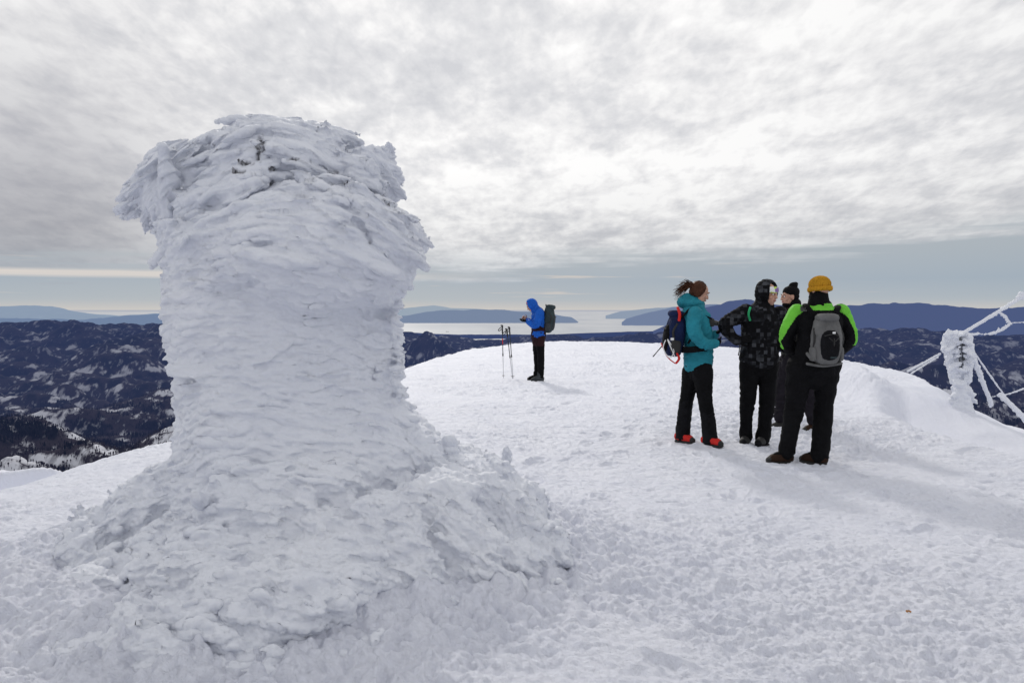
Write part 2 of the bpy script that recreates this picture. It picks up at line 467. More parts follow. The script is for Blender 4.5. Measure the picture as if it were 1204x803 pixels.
def forest_mat(name, lo, hi):
    m, nt, b = newmat(name)
    g = N(nt, 'ShaderNodeNewGeometry'); n1 = N(nt, 'ShaderNodeTexNoise', Scale=.05, Detail=3.0); nt.links.new(g.outputs['Position'], n1.inputs['Vector'])
    nt.links.new(ramp(nt, n1.outputs[0], [(.35, lo), (.65, hi)]), b.inputs['Base Color'])
    b.inputs['Roughness'].default_value = 1; b.inputs['Specular IOR Level'].default_value = 0
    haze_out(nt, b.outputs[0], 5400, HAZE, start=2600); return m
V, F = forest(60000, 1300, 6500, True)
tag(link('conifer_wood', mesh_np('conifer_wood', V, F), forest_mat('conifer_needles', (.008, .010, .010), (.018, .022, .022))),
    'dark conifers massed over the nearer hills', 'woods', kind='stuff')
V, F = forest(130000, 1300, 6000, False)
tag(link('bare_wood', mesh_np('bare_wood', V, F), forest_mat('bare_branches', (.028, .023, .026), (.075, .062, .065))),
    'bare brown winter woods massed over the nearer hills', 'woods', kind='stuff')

# ------------------------------------------------------------------ sea, islands, far ranges
SEA = -1000.0
m, nt, b = newmat('sea_water')
g = N(nt, 'ShaderNodeNewGeometry')
mp = N(nt, 'ShaderNodeMapping'); mp.inputs['Scale'].default_value = (1, .25, 1); nt.links.new(g.outputs['Position'], mp.inputs['Vector'])
n1 = N(nt, 'ShaderNodeTexNoise', Scale=.00025, Detail=5.0, Roughness=.6); nt.links.new(mp.outputs[0], n1.inputs['Vector'])
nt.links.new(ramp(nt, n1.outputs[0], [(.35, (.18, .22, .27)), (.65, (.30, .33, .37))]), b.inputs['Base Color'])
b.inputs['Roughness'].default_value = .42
hz = ramp(nt, n1.outputs[0], [(.3, (.47, .49, .53)), (.7, (.60, .60, .615))])  # pale haze painted over the water as emission, mottled by noise
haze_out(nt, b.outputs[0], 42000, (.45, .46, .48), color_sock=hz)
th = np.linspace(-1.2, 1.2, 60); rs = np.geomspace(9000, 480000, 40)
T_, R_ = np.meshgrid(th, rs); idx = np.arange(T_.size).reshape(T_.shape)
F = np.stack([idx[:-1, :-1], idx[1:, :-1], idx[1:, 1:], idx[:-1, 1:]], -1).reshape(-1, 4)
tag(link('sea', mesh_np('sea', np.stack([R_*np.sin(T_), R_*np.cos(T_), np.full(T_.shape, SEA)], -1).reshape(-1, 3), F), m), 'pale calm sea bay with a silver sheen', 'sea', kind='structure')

def far_range(name, label, Y, depth, pts, col, snow=0.0, L=20000, seed=0, rough=1.0):
    """mountain range at distance Y; pts = skyline measured in the photo (px,row)"""
    px = np.linspace(pts[0][0], pts[-1][0], 260); top = np.interp(px, [p[0] for p in pts], [p[1] for p in pts])
    rows = np.linspace(-1, 1, 41); u = (px-602)/FPX
    P = np.empty((41, 260, 3))
    peak = np.array([CAMZ+slope_of(t)*Y for t in top])
    for i, t in enumerate(rows):
        yy = Y+depth*t
        x = u*yy; prof = 1-np.abs(t)**1.2
        P[i, :, 0] = x; P[i, :, 1] = yy
        amp = (peak-SEA)
        nz = billow(x/(depth*.22)+seed, np.full(260, yy/(depth*.35)), seed*1.3, o=4)-.35
        fine = fbm(x/(Y*.02)+seed, np.full(260, yy/(Y*.02)), seed, o=4)
        P[i, :, 2] = SEA-40+(amp+40)*(prof*(1+.0*nz)+ (1-prof)*.35*nz*(np.abs(t) < .999)*rough)+fine*.05*amp*rough
    F_ = np.arange(P.shape[0]*260).reshape(41, 260)
    F = np.stack([F_[:-1, :-1], F_[:-1, 1:], F_[1:, 1:], F_[1:, :-1]], -1).reshape(-1, 4)
    m, nt, b = newmat(name+'_rock')
    g = N(nt, 'ShaderNodeNewGeometry'); n1 = N(nt, 'ShaderNodeTexNoise', Scale=1.0/(Y*.02), Detail=6.0, Roughness=.65); nt.links.new(g.outputs['Position'], n1.inputs['Vector'])
    c = ramp(nt, n1.outputs[0], [(.35, (.03, .035, .045)), (.6-.1*snow, (.07, .075, .09)), (.75, (.07+.5*snow,)*3)])
    nt.links.new(c, b.inputs['Base Color']); b.inputs['Roughness'].default_value = 1; b.inputs['Specular IOR Level'].default_value = 0
    haze_out(nt, b.outputs[0], L, col)  # col is the haze painted over the range as emission
    tag(link(name, mesh_np(name, P.reshape(-1, 3), F), m), label, 'mountains' if 'mount' in label else 'land', kind='structure')
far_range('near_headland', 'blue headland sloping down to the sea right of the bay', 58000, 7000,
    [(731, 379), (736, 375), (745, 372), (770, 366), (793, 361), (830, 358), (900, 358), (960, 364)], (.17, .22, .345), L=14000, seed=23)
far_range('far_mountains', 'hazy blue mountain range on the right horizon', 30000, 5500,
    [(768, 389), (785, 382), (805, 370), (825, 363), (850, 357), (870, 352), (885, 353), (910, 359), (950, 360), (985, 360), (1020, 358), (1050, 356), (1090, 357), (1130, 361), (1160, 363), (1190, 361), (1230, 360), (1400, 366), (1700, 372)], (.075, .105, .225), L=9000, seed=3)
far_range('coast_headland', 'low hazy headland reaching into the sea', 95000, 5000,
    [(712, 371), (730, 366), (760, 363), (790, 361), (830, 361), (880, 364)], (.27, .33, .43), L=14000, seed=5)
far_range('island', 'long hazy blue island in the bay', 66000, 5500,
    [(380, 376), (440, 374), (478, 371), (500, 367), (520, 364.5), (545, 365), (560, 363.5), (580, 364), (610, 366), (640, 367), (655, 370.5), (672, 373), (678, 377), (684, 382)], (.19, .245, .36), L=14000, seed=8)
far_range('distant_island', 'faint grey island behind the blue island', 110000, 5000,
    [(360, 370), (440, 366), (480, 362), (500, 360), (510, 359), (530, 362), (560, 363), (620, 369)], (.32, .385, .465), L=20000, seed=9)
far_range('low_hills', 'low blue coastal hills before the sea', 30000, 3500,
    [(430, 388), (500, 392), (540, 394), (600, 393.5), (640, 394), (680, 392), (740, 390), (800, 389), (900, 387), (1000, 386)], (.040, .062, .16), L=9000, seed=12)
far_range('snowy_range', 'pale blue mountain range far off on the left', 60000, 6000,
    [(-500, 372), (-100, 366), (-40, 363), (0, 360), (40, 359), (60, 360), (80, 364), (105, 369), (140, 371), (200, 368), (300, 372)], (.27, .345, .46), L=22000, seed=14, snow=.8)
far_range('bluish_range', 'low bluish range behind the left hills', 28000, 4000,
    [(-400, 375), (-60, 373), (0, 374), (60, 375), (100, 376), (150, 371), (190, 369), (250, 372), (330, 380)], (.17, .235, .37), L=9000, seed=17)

# ships
ship_m = plain('ship_steel', (.12, .13, .15), .6)
for q, (px, py, Y) in enumerate(((676, 378.6, 62000), (526, 389.5, 36500))):
    p = W(px, py, Y); t = thing('ship', (p[0], Y, SEA), ('far ship out past the tip of the blue island', 'far ship close in to the low coastal hills')[q], 'ship', 'ships out on the bay')
    k = 1.0 if q == 0 else .6
    h = S(); h.chain([(-110*k, 0, 8), (-60*k, 0, 6), (60*k, 0, 6), (115*k, 0, 12)], [(6, 10), (18*k, 16*k), (18*k, 16*k), (2, 9)], side=(0, 1, 0)); h.build('hull', ship_m, t)
    d = S(); d.sbox((-75*k, 0, 30*k), (16*k, 14*k, 18*k)); d.build('deckhouse', ship_m, t)

# ------------------------------------------------------------------ rime pillar
def rime_flakes(s, me, n, size, tang, out=.0, zmin=-9, thick=.2, nzmax=2, zmax=9):
    v = coords(me); nn = normals(me)
    pick = rng.integers(0, len(v), n)
    V0, F0 = sph(8, 5)
    P = v[pick]; Nn = nn[pick]; ok = (P[:, 2] > zmin) & (P[:, 2] < zmax) & (np.abs(Nn[:, 2]) < nzmax); P = P[ok]; Nn = Nn[ok]
    T = tang(P); T = T-Nn*np.sum(T*Nn, 1)[:, None]; T /= np.linalg.norm(T, axis=1)[:, None]+1e-6
    T = T+rng.normal(0, .12, T.shape); T /= np.linalg.norm(T, axis=1)[:, None]
    B = np.cross(Nn, T); B /= np.linalg.norm(B, axis=1)[:, None]+1e-6; N2 = np.cross(T, B)
    k = len(P); sc = size(P)*rng.lognormal(0, .38, k)
    rt = sc*rng.uniform(1.2, 3.8, k); rn = sc*rng.uniform(.5, .9, k); rb = sc*thick*rng.uniform(.7, 1.5, k)
    tiltq = rng.normal(.25, .25, k)
    N3 = N2*np.cos(tiltq)[:, None]-B*np.sin(tiltq)[:, None]*np.sign(B[:, 2:3]+1e-6); B3 = np.cross(N3, T)
    c = P+Nn*(out*sc)[:, None]
    VV = c[:, None, :]+V0[None, :, 0:1]*(T*rt[:, None])[:, None, :]+V0[None, :, 1:2]*(N3*rn[:, None])[:, None, :]+V0[None, :, 2:3]*(B3*rb[:, None])[:, None, :]
    FF = F0[None]+(np.arange(k)*len(V0))[:, None, None]
    s.add(VV.reshape(-1, 3), FF.reshape(-1, 4))

def hw(px0, px1, py, Y):
    a = W(px0, py, Y); b_ = W(px1, py, Y); return (a+b_)/2, abs(b_[0]-a[0])/2
# deeper creases between the big lobes of rime (front side)
def photo_rc(P):
    cp, sp = math.cos(PITCH), math.sin(PITCH); dz = P[:, 2]-CAMZ
    dd = P[:, 1]*cp-dz*sp; return 602+FPX*P[:, 0]/dd, 401.5-FPX*(P[:, 1]*sp+dz*cp)/dd
creases = [([(222, 262), (245, 245), (275, 228), (310, 217), (360, 209), (415, 219), (462, 240), (492, 262)], 4.5, .060),
           ([(330, 180), (300, 187), (265, 205), (238, 232)], 3.0, .035), ([(345, 198), (300, 206), (268, 222), (240, 250)], 3.0, .030),
           ([(400, 170), (430, 186), (452, 206), (462, 228)], 3.5, .035), ([(365, 190), (400, 202), (440, 206)], 2.5, .03),
           ([(268, 300), (290, 290), (312, 285)], 3, .03), ([(255, 345), (300, 335), (330, 322)], 3, .025), ([(425, 265), (440, 290), (470, 310)], 3, .025),
           ([(165, 690), (190, 738), (250, 766), (330, 762), (400, 744), (470, 728)], 5, .060), ([(380, 585), (430, 577), (462, 562), (500, 548)], 5, .055),
           ([(505, 600), (530, 640), (545, 690)], 5, .045), ([(570, 590), (600, 630), (602, 676)], 5, .045), ([(565, 700), (510, 694), (455, 700), (420, 720)], 5, .05),
           ([(110, 640), (160, 622), (215, 590)], 5, .04), ([(140, 700), (180, 660), (240, 630), (300, 620)], 5, .035), ([(280, 700), (320, 690), (375, 700), (392, 728)], 4, .035), ([(236, 712), (262, 742), (300, 748)], 4, .03)]
def crease(v, nn, wk=1.0):
    px, py = photo_rc(v); front = sstep(.15, -.25, nn[:, 1]); wob = 5*pn(v[:, 0]*7, v[:, 1]*7, v[:, 2]*7); out = np.zeros(len(v)); amp = .45+1.1*sstep(-.3, .4, pn(v[:, 0]*9, v[:, 1]*9, v[:, 2]*9+5))
    for pts, wd_, dep in creases:
        wd_ = wd_*wk
        q = np.array(pts, float); best = np.full(len(v), 1e9)
        sel = np.where((px > q[:, 0].min()-45) & (px < q[:, 0].max()+45) & (py > q[:, 1].min()-45) & (py < q[:, 1].max()+45))[0]
        if not len(sel): continue
        X, Y = px[sel]+wob[sel], py[sel]+wob[sel]; bb = np.full(len(sel), 1e9)
        for a, b_ in zip(q[:-1], q[1:]):
            d = b_-a; t = np.clip(((X-a[0])*d[0]+(Y-a[1])*d[1])/(d @ d), 0, 1)
            bb = np.minimum(bb, np.hypot(X-a[0]-t*d[0], Y-a[1]-t*d[1]))
        g_ = -dep*np.exp(-(bb/wd_)**2)+dep*.35*np.exp(-((bb-wd_*2.6)/(wd_*1.4))**2)
        out[sel] += g_*amp[sel]
    return out*front
pil = S()
sec = [(560, 200, 522), (530, 205, 503), (500, 214, 484), (470, 219, 474), (430, 215, 471), (380, 205, 466), (330, 200, 466), (300, 200, 469), (280, 203, 470), (250, 215, 455), (222, 240, 430)]
Pp, Rp = [], []
for py, l, r_ in sec:
    c, h = hw(l, r_, py, 4.85); Pp.append((c[0], 4.85, c[2])); Rp.append((h, h*.92))
pil.chain(Pp[::-1] if False else Pp, Rp, side=(1, 0, 0), n=48, sub=3)
# front shelf / dome
c = W(378, 300, 4.50); pil.ell(c, (.56, .54, .37), nu=32, nv=20)
c = W(455, 280, 4.75); pil.ell(c, (.20, .34, .13), nu=24, nv=14)
# upper cap
c = W(338, 228, 5.08); pil.sbox(c, (.61, .52, .325), e=.78, nu=36, nv=24)
c = W(278, 220, 5.05); pil.ell(c, (.44, .48, .27), nu=32, nv=20)
c = W(428, 216, 5.0); pil.ell(c, (.20, .42, .20), nu=24, nv=14)
c = W(240, 226, 4.95); pil.ell(c, (.34, .42, .23), Matrix.Rotation(R(-28), 3, 'Y'), nu=24, nv=14)
# the skirt and mound
mx, my = W(366, 640, 4.75)[0], 4.78
prof = [(-.35, 1.46), (-.02, 1.43), (.12, 1.40), (.25, 1.29), (.35, 1.08), (.46, .87), (.60, .745), (.85, .66)]
pil.chain([(mx-.06*max(0, (z-.2))*3, my, z) for z, r_ in prof], [(r_, r_*.95) for z, r_ in prof], n=64, sub=3)
for px, py, Y, r_ in [(575, 615, 4.55, (.34, .42, .28)), (585, 645, 4.35, (.28, .35, .20)), (520, 600, 4.6, (.42, .4, .26)), (560, 655, 4.2, (.3, .35, .2)), (140, 650, 4.5, (.30, .4, .26)), (200, 610, 4.6, (.38, .4, .30)),
                      (300, 680, 3.85, (.50, .38, .30)), (230, 700, 3.8, (.34, .34, .26)), (400, 690, 3.95, (.42, .36, .22)), (350, 600, 4.2, (.5, .45, .3)), (480, 700, 3.9, (.36, .3, .16)), (120, 720, 4.05, (.4, .4, .14)), (40, 745, 3.9, (.42, .4, .12)), (250, 760, 3.45, (.75, .45, .22)), (330, 775, 3.45, (.85, .42, .17)), (520, 735, 3.8, (.42, .32, .13)), (612, 655, 4.35, (.28, .35, .22)), (330, 720, 3.6, (.5, .4, .28)), (120, 760, 3.6, (.5, .4, .14)), (600, 690, 4.15, (.3, .35, .07))]:
    pil.ell(W(px, py, Y), r_, nu=28, nv=16)
base = remesh(mesh_np('b', np.vstack(pil.V), np.vstack(pil.F)), .020, 4)
bv = coords(base); bn = normals(base)
low_ = sstep(.75, .55, bv[:, 2])
lump = -.012+.04*fbm(bv[:, 0]*2.3, bv[:, 1]*2.3, bv[:, 2]*2.6, o=2)*(.55+.6*low_)+low_*.10*(billow(bv[:, 0]*2.6+4, bv[:, 1]*2.6, bv[:, 2]*2.6, o=2)-.30)
lump = lump+crease(bv, bn, 2.0)*1.1
bv = bv+bn*lump[:, None]; base.vertices.foreach_set('co', bv.astype(np.float32).ravel()); base.update()
CX = PCX
def kk_(z):
    return np.interp(z, [0, .6, 1.0, 1.6, 2.0, 2.6], [.55, .5, .16, .28, .75, .95])
def tang(P):
    u = (P[:, 0]-CX)/.7
    back = np.where(P[:, 1] > 5.1, 1, 1)
    ang = np.arctan2(P[:, 0]-CX, -(P[:, 1]-4.85))    # around
    tx = np.cos(ang); ty = np.sin(ang)
    return np.stack([tx, ty, -kk_(P[:, 2])*np.clip(u, -1.4, 1.4)], -1)
fl = S()
ba = np.vstack([bv]);
vco = coords(base); fcs = np.empty(len(base.polygons)*4, np.int32)
ls = np.empty(len(base.loops), np.int32); base.loops.foreach_get('vertex_index', ls)
fl.add(vco, ls.reshape(-1, 4))
def sizef(P): return np.interp(P[:, 2], [0, .5, 1.0, 1.6, 2.2, 2.7], [.040, .036, .030, .032, .042, .042])
rime_flakes(fl, base, 9000, sizef, tang, out=-.22, zmin=.62, thick=.36)
rime_flakes(fl, base, 2400, lambda P: sizef(P)*.9, tang, out=-.38, zmin=-.15, thick=.40)
rime_flakes(fl, base, 12000, lambda P: sizef(P)*.5, tang, out=-.12, zmin=-.15, thick=.42)
# big overlapping shelves
rime_flakes(fl, base, 130, lambda P: sizef(P)*2.3, tang, out=-.25, zmin=.9, thick=.17, nzmax=.35, zmax=2.25)
# wing feathers on the left of the cap
for k in range(900):
    t = rng.random(); 
    px = np.interp(t, [0, 1], [312, 186])+rng.normal(0, 10); top = np.interp(px, [160, 175, 205, 245, 300], [212, 188, 166, 153, 146])
    py = top+6+abs(rng.normal(0, 1))*38*min(1, .35+(px-150)/150)
    c = W(px, py, 4.95+rng.normal(0, .18))
    d = unit((-1, rng.normal(-.15, .25), -.38-.45*(1-min(1, (px-150)/150))+rng.normal(0, .10)))
    up = unit(np.cross(d, (0, 1, 0))+rng.normal(0, .25, 3)); w_ = np.cross(d, up)
    M = np.stack([d, w_, np.cross(d, w_)], 1)
    L = rng.uniform(.05, .16)
    fl.ell(c+d*L*.45, (L, L*rng.uniform(.2, .45), L*.07+.006), M, nu=8, nv=6)
for k, (px, py) in enumerate([(172, 200), (165, 212), (160, 222), (168, 232), (158, 236), (152, 242), (178, 190), (180, 240), (190, 178), (205, 168), (176, 250), (186, 262)]*4):
    c = W(px+rng.normal(4, 5), py+rng.normal(0, 4), 4.9+rng.normal(0, .12)); d = unit((-1, rng.normal(0, .2), -.45+rng.normal(0, .12)))
    w_ = unit(np.cross(d, (rng.normal(0, .3), 1, 0))); M = np.stack([d, w_, np.cross(d, w_)], 1)
    fl.ell(c, (rng.uniform(.05, .10), .018, .03), M, nu=8, nv=6)
# side feathers on the edges of the column
for k in range(650):
    side = -1 if rng.random() < .5 else 1
    py = rng.uniform(245, 520); e = np.interp(py, [245, 265, 285, 300, 330, 380, 430, 470, 500, 530], [186, 190, 190, 192, 195, 199, 210, 214, 210, 205] if side < 0 else [474, 488, 494, 478, 470, 470, 474, 478, 490, 508])
    c = W(e-side*8+rng.normal(0, 3), py, 4.85+rng.normal(0, .14))
    d = unit((side, rng.normal(0, .35), -.30+rng.normal(0, .25))); w_ = unit(np.cross(d, (0, 1, 0))); M = np.stack([d, w_, np.cross(d, w_)], 1)
    L = rng.uniform(.025, .06); fl.ell(c, (L, L*.25, L*.7), M, nu=8, nv=6)
pm = remesh(mesh_np('p', np.vstack(fl.V), np.vstack(fl.F)), .0078, 1)
def rime_disp(v, nn):
    x, y, z = v[:, 0], v[:, 1], v[:, 2]
    u = (x-CX)/.7
    f = z+.35*kk_(z)*u*u
    wx = .05*fbm(x*3, y*3, z*3, o=2)
    f = f+wx
    saw = f*13+1.6*pn(x*2.1, y*2.1, z*2.4)
    fr = saw-np.floor(saw)
    ledge = (1-fr)**1.4-.4
    lm = sstep(-.15, .4, pn(x*3.3+7, y*3.3, z*4.5))
    fine = fbm(x*4.5, y*4.5, f*40, o=3)
    tiny = billow(x*22, y*22, f*60, o=2)-.35
    lw = sstep(.7, .45, z)
    cr = .034*(billow(x*3.6, y*3.6, z*4.5, o=2)-.36)+.022*(billow(x*10, y*10, z*14, o=3)-.40)+.009*(billow(x*28, y*28, z*36, o=2)-.36)+.012*fbm(x*6, y*6, f*30, o=3)
    fine = fine+2.0*fbm(x*4, y*4, f*5+2, o=2)*(1-lw)
    return (.013*ledge*lm+.011*fine)*(1-.45*lw)+.006*tiny+lw*cr+.006*(billow(x*14, y*14, f*28, o=2)-.36)
v = coords(pm)
zt = W(340, 152, 4.9)[2]-.10*((v[:, 0]-PCX+.05)/.62)**2
over = np.maximum(v[:, 2]-zt, 0); v[:, 2] -= over-.05*np.tanh(over/.09)
pm.vertices.foreach_set('co', v.ravel()); pm.update()
v = coords(pm); nn = normals(pm)
v = v+nn*rime_disp(v, nn).astype(np.float32)[:, None]
pm.vertices.foreach_set('co', v.ravel()); pm.update()
nn = normals(pm); v = v+nn*(crease(v, nn, .8)*np.where(v[:, 2] > 1.2, .28, .12)).astype(np.float32)[:, None]; pm.vertices.foreach_set('co', v.astype(np.float32).ravel()); pm.update(); nn = normals(pm)
# bare dark spots where the rime cracked open
spots = [(307, 168, .024, .040), (304, 180, .014, .050), (290, 192, .045, .010), (277, 202, .045, .009), (318, 199, .03, .007), (345, 187, .03, .006), (392, 203, .035, .006)]
rk = np.zeros(len(v))
n_ = fbm(v[:, 0]*30, v[:, 1]*30, v[:, 2]*30, o=3)
for px, py, sx, sz in spots:
    # nearest surface column towards the viewer
    d0 = W(px, py, 1.0)-np.array([0, 0, CAMZ]); Y = v[:, 1]
    pp = np.stack([d0[0]*Y, CAMZ+d0[2]*Y], -1)
    q = ((v[:, 0]-pp[:, 0])/sx)**2+((v[:, 2]-pp[:, 1])/sz)**2
    rk = np.maximum(rk, np.where(Y < 5.0, sstep(1.3, .2, q+n_*1.6)*.75, 0))
v = v-nn*(rk*.03)[:, None].astype(np.float32); pm.vertices.foreach_set('co', v.ravel()); pm.update()
at = pm.attributes.new('rock', 'FLOAT', 'POINT'); at.data.foreach_set('value', rk.astype(np.float32))
pm.name = 'rime_pillar'
rime_m = snow_mat('rime_ice', .45, .5, 26.0, 100.0, rock=True, zs=2.2, k=.965)
po = link('rime_pillar', pm, rime_m)
tag(po, 'tall stone pillar wholly encrusted in feathery white rime on a broad icy mound', 'ice pillar')

# ------------------------------------------------------------------ iced mast
CR3 = lambda cx, cy, Y: W(1000+cx/3.348, 320+cy/3.348, Y)
MY = 11.2
mp0 = CR3(430, 480, MY)
mast = thing('iced_mast', (mp0[0], MY, ground_z(mp0[0], MY)-.05), 'collapsed metal mast caked in rime at the right edge of the summit', 'mast')
mo = np.array(mast.location)
mrime = snow_mat('mast_rime', .5, .4, 40.0, 150.0)
steel = plain('galvanised_steel', (.16, .17, .19), .5, .6)
def ML(cx, cy, dy=0): return CR3(cx, cy, MY+dy)-mo
def iced_bar(name, pts, r, lumps=1.0, seed=0, down=.6):
    s = S(); pts = [np.asarray(p, float) for p in pts]
    s.chain(pts, [r]*len(pts), n=10, sub=2)
    for a, b_ in zip(pts[:-1], pts[1:]):
        L = np.linalg.norm(b_-a); n = int(L/.022)
        for k in range(n):
            t = rng.random(); p = a*(1-t)+b_*t+rng.normal(0, r*.35, 3)
            d = unit((rng.normal(0, .5), rng.normal(0, .5), -down+rng.normal(0, .5)))
            l = r*rng.uniform(.6, 1.5)*lumps; w_ = unit(np.cross(d, unit(b_-a)+.01)); M = np.stack([d, w_, np.cross(d, w_)], 1)
            s.ell(p+d*l*.35, (l, r*.45, r*.9), M, nu=8, nv=6)
    return s.build(name, mrime, mast, voxel=.010, smooth=1, disp=lambda v, n: .006*fbm(v[:, 0]*25, v[:, 1]*25, v[:, 2]*25, o=3))
# post: two steel poles inside plates of rime
s = S(); s.chain([ML(432, 560), ML(432, 400), ML(430, 245)], [.018]*3, n=10, sub=1); s.build('pole', steel, mast)
s = S(); s.chain([ML(446, 560, .05), ML(446, 400, .05), ML(444, 245, .05)], [.018]*3, n=10, sub=1); s.build('pole', steel, mast)
s = S()
outl = [(235, 385, 470), (260, 352, 478), (290, 356, 488), (320, 364, 486), (350, 372, 490), (380, 380, 482), (410, 392, 470), (440, 402, 460), (465, 400, 480), (490, 385, 500), (520, 380, 510)]
for k in range(620):
    cy = rng.uniform(238, 515); l = np.interp(cy, [o[0] for o in outl], [o[1] for o in outl]); r_ = np.interp(cy, [o[0] for o in outl], [o[2] for o in outl])
    cx = rng.uniform(l+8, r_-8)
    if 429 < cx < 449 and 280 < cy < 385: continue
    dd = abs(cx-438)/60
    p = ML(cx, cy, rng.normal(.05, .07*(1.2-.5*dd)))
    d = unit((np.sign(cx-438)*rng.uniform(.3, 1), rng.normal(0, .3), -.5+rng.normal(0, .4))); w_ = unit(np.cross(d, (0, 1, 0))); M = np.stack([d, w_, np.cross(d, w_)], 1)
    L = rng.uniform(.03, .07); s.ell(p, (L, L*.4, L*.6), M, nu=8, nv=6)
s.ell(ML(385, 235), (.03, .03, .05)); s.ell(ML(378, 250), (.05, .05, .05))
s.chain([ML(440, 575), ML(438, 500), ML(432, 440)], [(.19, .18), (.12, .12), (.07, .09)], n=18)
s.chain([ML(405, 430, .05), ML(390, 340, .05), ML(380, 255, .05)], [.05, .055, .06], n=12)
s.chain([ML(466, 430, .02), ML(468, 340, .0), ML(462, 255, .0)], [.04, .05, .06], n=12)
s.chain([ML(440, 420, .12), ML(436, 340, .12), ML(430, 255, .12)], [.06, .07, .08], n=12)
s.build('rime_coat', mrime, mast, voxel=.012, smooth=1, disp=lambda v, n: .016*fbm(v[:, 0]*14, v[:, 1]*14, v[:, 2]*22, o=3))
iced_bar('boom', [ML(436, 244), ML(510, 200), ML(583, 155), ML(668, 102), ML(800, 20)], .024, .9, down=.3)
iced_bar('lower_rail', [ML(440, 242), ML(552, 243), ML(630, 203), ML(584, 156)], .019, .9, down=.4)
s = S(); s.ell(ML(672, 92), (.045, .04, .06)); s.ell(ML(668, 100), (.06, .04, .035)); s.build('end_joint', mrime, mast, voxel=.01, smooth=1, disp=lambda v, n: .01*fbm(v[:, 0]*25, v[:, 1]*25, v[:, 2]*25, o=2))
iced_bar('guy_cable', [ML(628, 200), ML(690, 197), ML(900, 190)], .010, .8)
iced_bar('brace', [ML(352, 322, .1), ML(300, 350, .15), ML(225, 390, .2)], .017, .9)
iced_bar('brace', [ML(345, 335, -.05), ML(300, 360, -.05), ML(235, 402, -.05)], .012, .8)
iced_bar('strut', [ML(468, 262), ML(500, 380), ML(556, 520, .1)], .030, 1.2)
iced_bar('strut', [ML(482, 308, .1), ML(545, 400, .1), ML(610, 490, .1), ML(700, 612, .1)], .013, .9)
iced_bar('broken_bar', [ML(590, 482, -.1), ML(640, 530, -.1), ML(672, 560, -.1), ML(720, 600, -.1)], .034, 1.3)
iced_bar('broken_bar', [ML(560, 490, .2), ML(620, 480, .2), ML(700, 452, .2)], .012, 1.0)

# ------------------------------------------------------------------ people
skin = plain('skin', (.50, .28, .20), .5); lips_m = plain('lips', (.36, .11, .10), .5); eye_w = plain('eye_white', (.75, .74, .72), .3); eye_d = plain('iris', (.03, .02, .015), .2)
black = fabric('black_fabric', (.0045, .0045, .0055)); black2 = fabric('charcoal_fabric', (.008, .008, .010)); teal = fabric('teal_fabric', (.02, .20, .26), .6, .15)
hair_m = fabric('brown_hair', (.055, .022, .012), .45, .5, .5, 120); hair_d = fabric('dark_hair', (.02, .014, .012), .5)
neon = fabric('neon_green_fabric', (.15, .52, .05), .6, .08); mustard = fabric('mustard_knit', (.50, .25, .02), .9, .12, .8, 90)
navy = fabric('navy_fabric', (.010, .018, .06)); red = fabric('red_fabric', (.58, .03, .025), .5, .1); grey = fabric('grey_fabric', (.13, .13, .13), .7, .2); dgrey = fabric('dark_grey_fabric', (.045, .05, .055))
blue = fabric('blue_fabric', (.010, .095, .45), .55, .15); maroon = fabric('maroon_fabric', (.022, .009, .011)); rubber = plain('black_rubber', (.015, .015, .015), .7)
brownl = fabric('brown_leather', (.028, .014, .009), .6, .3); slate = fabric('slate_fabric', (.035, .05, .055), .7, .2); white_c = plain('white_cord', (.75, .75, .75), .6); plum = fabric('plum_grey_fabric', (.016, .014, .019)); olive = fabric('olive_grey_fabric', (.045, .05, .042))
silver = plain('silver_metal', (.55, .56, .58), .3, .8); tealb = fabric('teal_blue_trim', (.05, .25, .38)); orange = fabric('orange_fabric', (.75, .13, .04))
# mosaic print
mosaic, nt, b = newmat('mosaic_fabric')
tc = N(nt, 'ShaderNodeTexCoord'); vm = N(nt, 'ShaderNodeVectorMath', operation='MULTIPLY'); vm.inputs[1].default_value = (26, 26, 26); nt.links.new(tc.outputs['Object'], vm.inputs[0])
vf = N(nt, 'ShaderNodeVectorMath', operation='FLOOR'); nt.links.new(vm.outputs[0], vf.inputs[0])
wn = N(nt, 'ShaderNodeTexWhiteNoise'); nt.links.new(vf.outputs[0], wn.inputs['Vector'])
nn1 = N(nt, 'ShaderNodeTexNoise', Scale=7.0, Detail=2.0); nt.links.new(tc.outputs['Object'], nn1.inputs['Vector'])
vv = mth(nt, 'ADD', wn.outputs['Value'], mth(nt, 'MULTIPLY', mth(nt, 'SUBTRACT', nn1.outputs[0], .5), 1.6))
nt.links.new(ramp(nt, vv, [(0, (.005, .005, .006)), (.60, (.007, .007, .009)), (.72, (.018, .019, .023)), (1.0, (.060, .063, .072))]), b.inputs['Base Color']); b.inputs['Roughness'].default_value = .8; b.inputs['Specular IOR Level'].default_value = .08
band_m, nt, b = newmat('headband_print')
tc = N(nt, 'ShaderNodeTexCoord'); vo = N(nt, 'ShaderNodeTexVoronoi', Scale=26.0); nt.links.new(tc.outputs['Object'], vo.inputs['Vector'])
sp = N(nt, 'ShaderNodeSeparateColor'); nt.links.new(vo.outputs['Color'], sp.inputs[0])
nt.links.new(ramp(nt, sp.outputs[0], [(0, (.55, .75, .08)), (.45, (.55, .75, .08)), (.46, (.8, .8, .8)), (.75, (.8, .8, .8)), (.76, (.22, .12, .35)), (1, (.22, .12, .35))], 'CONSTANT'), b.inputs['Base Color'])

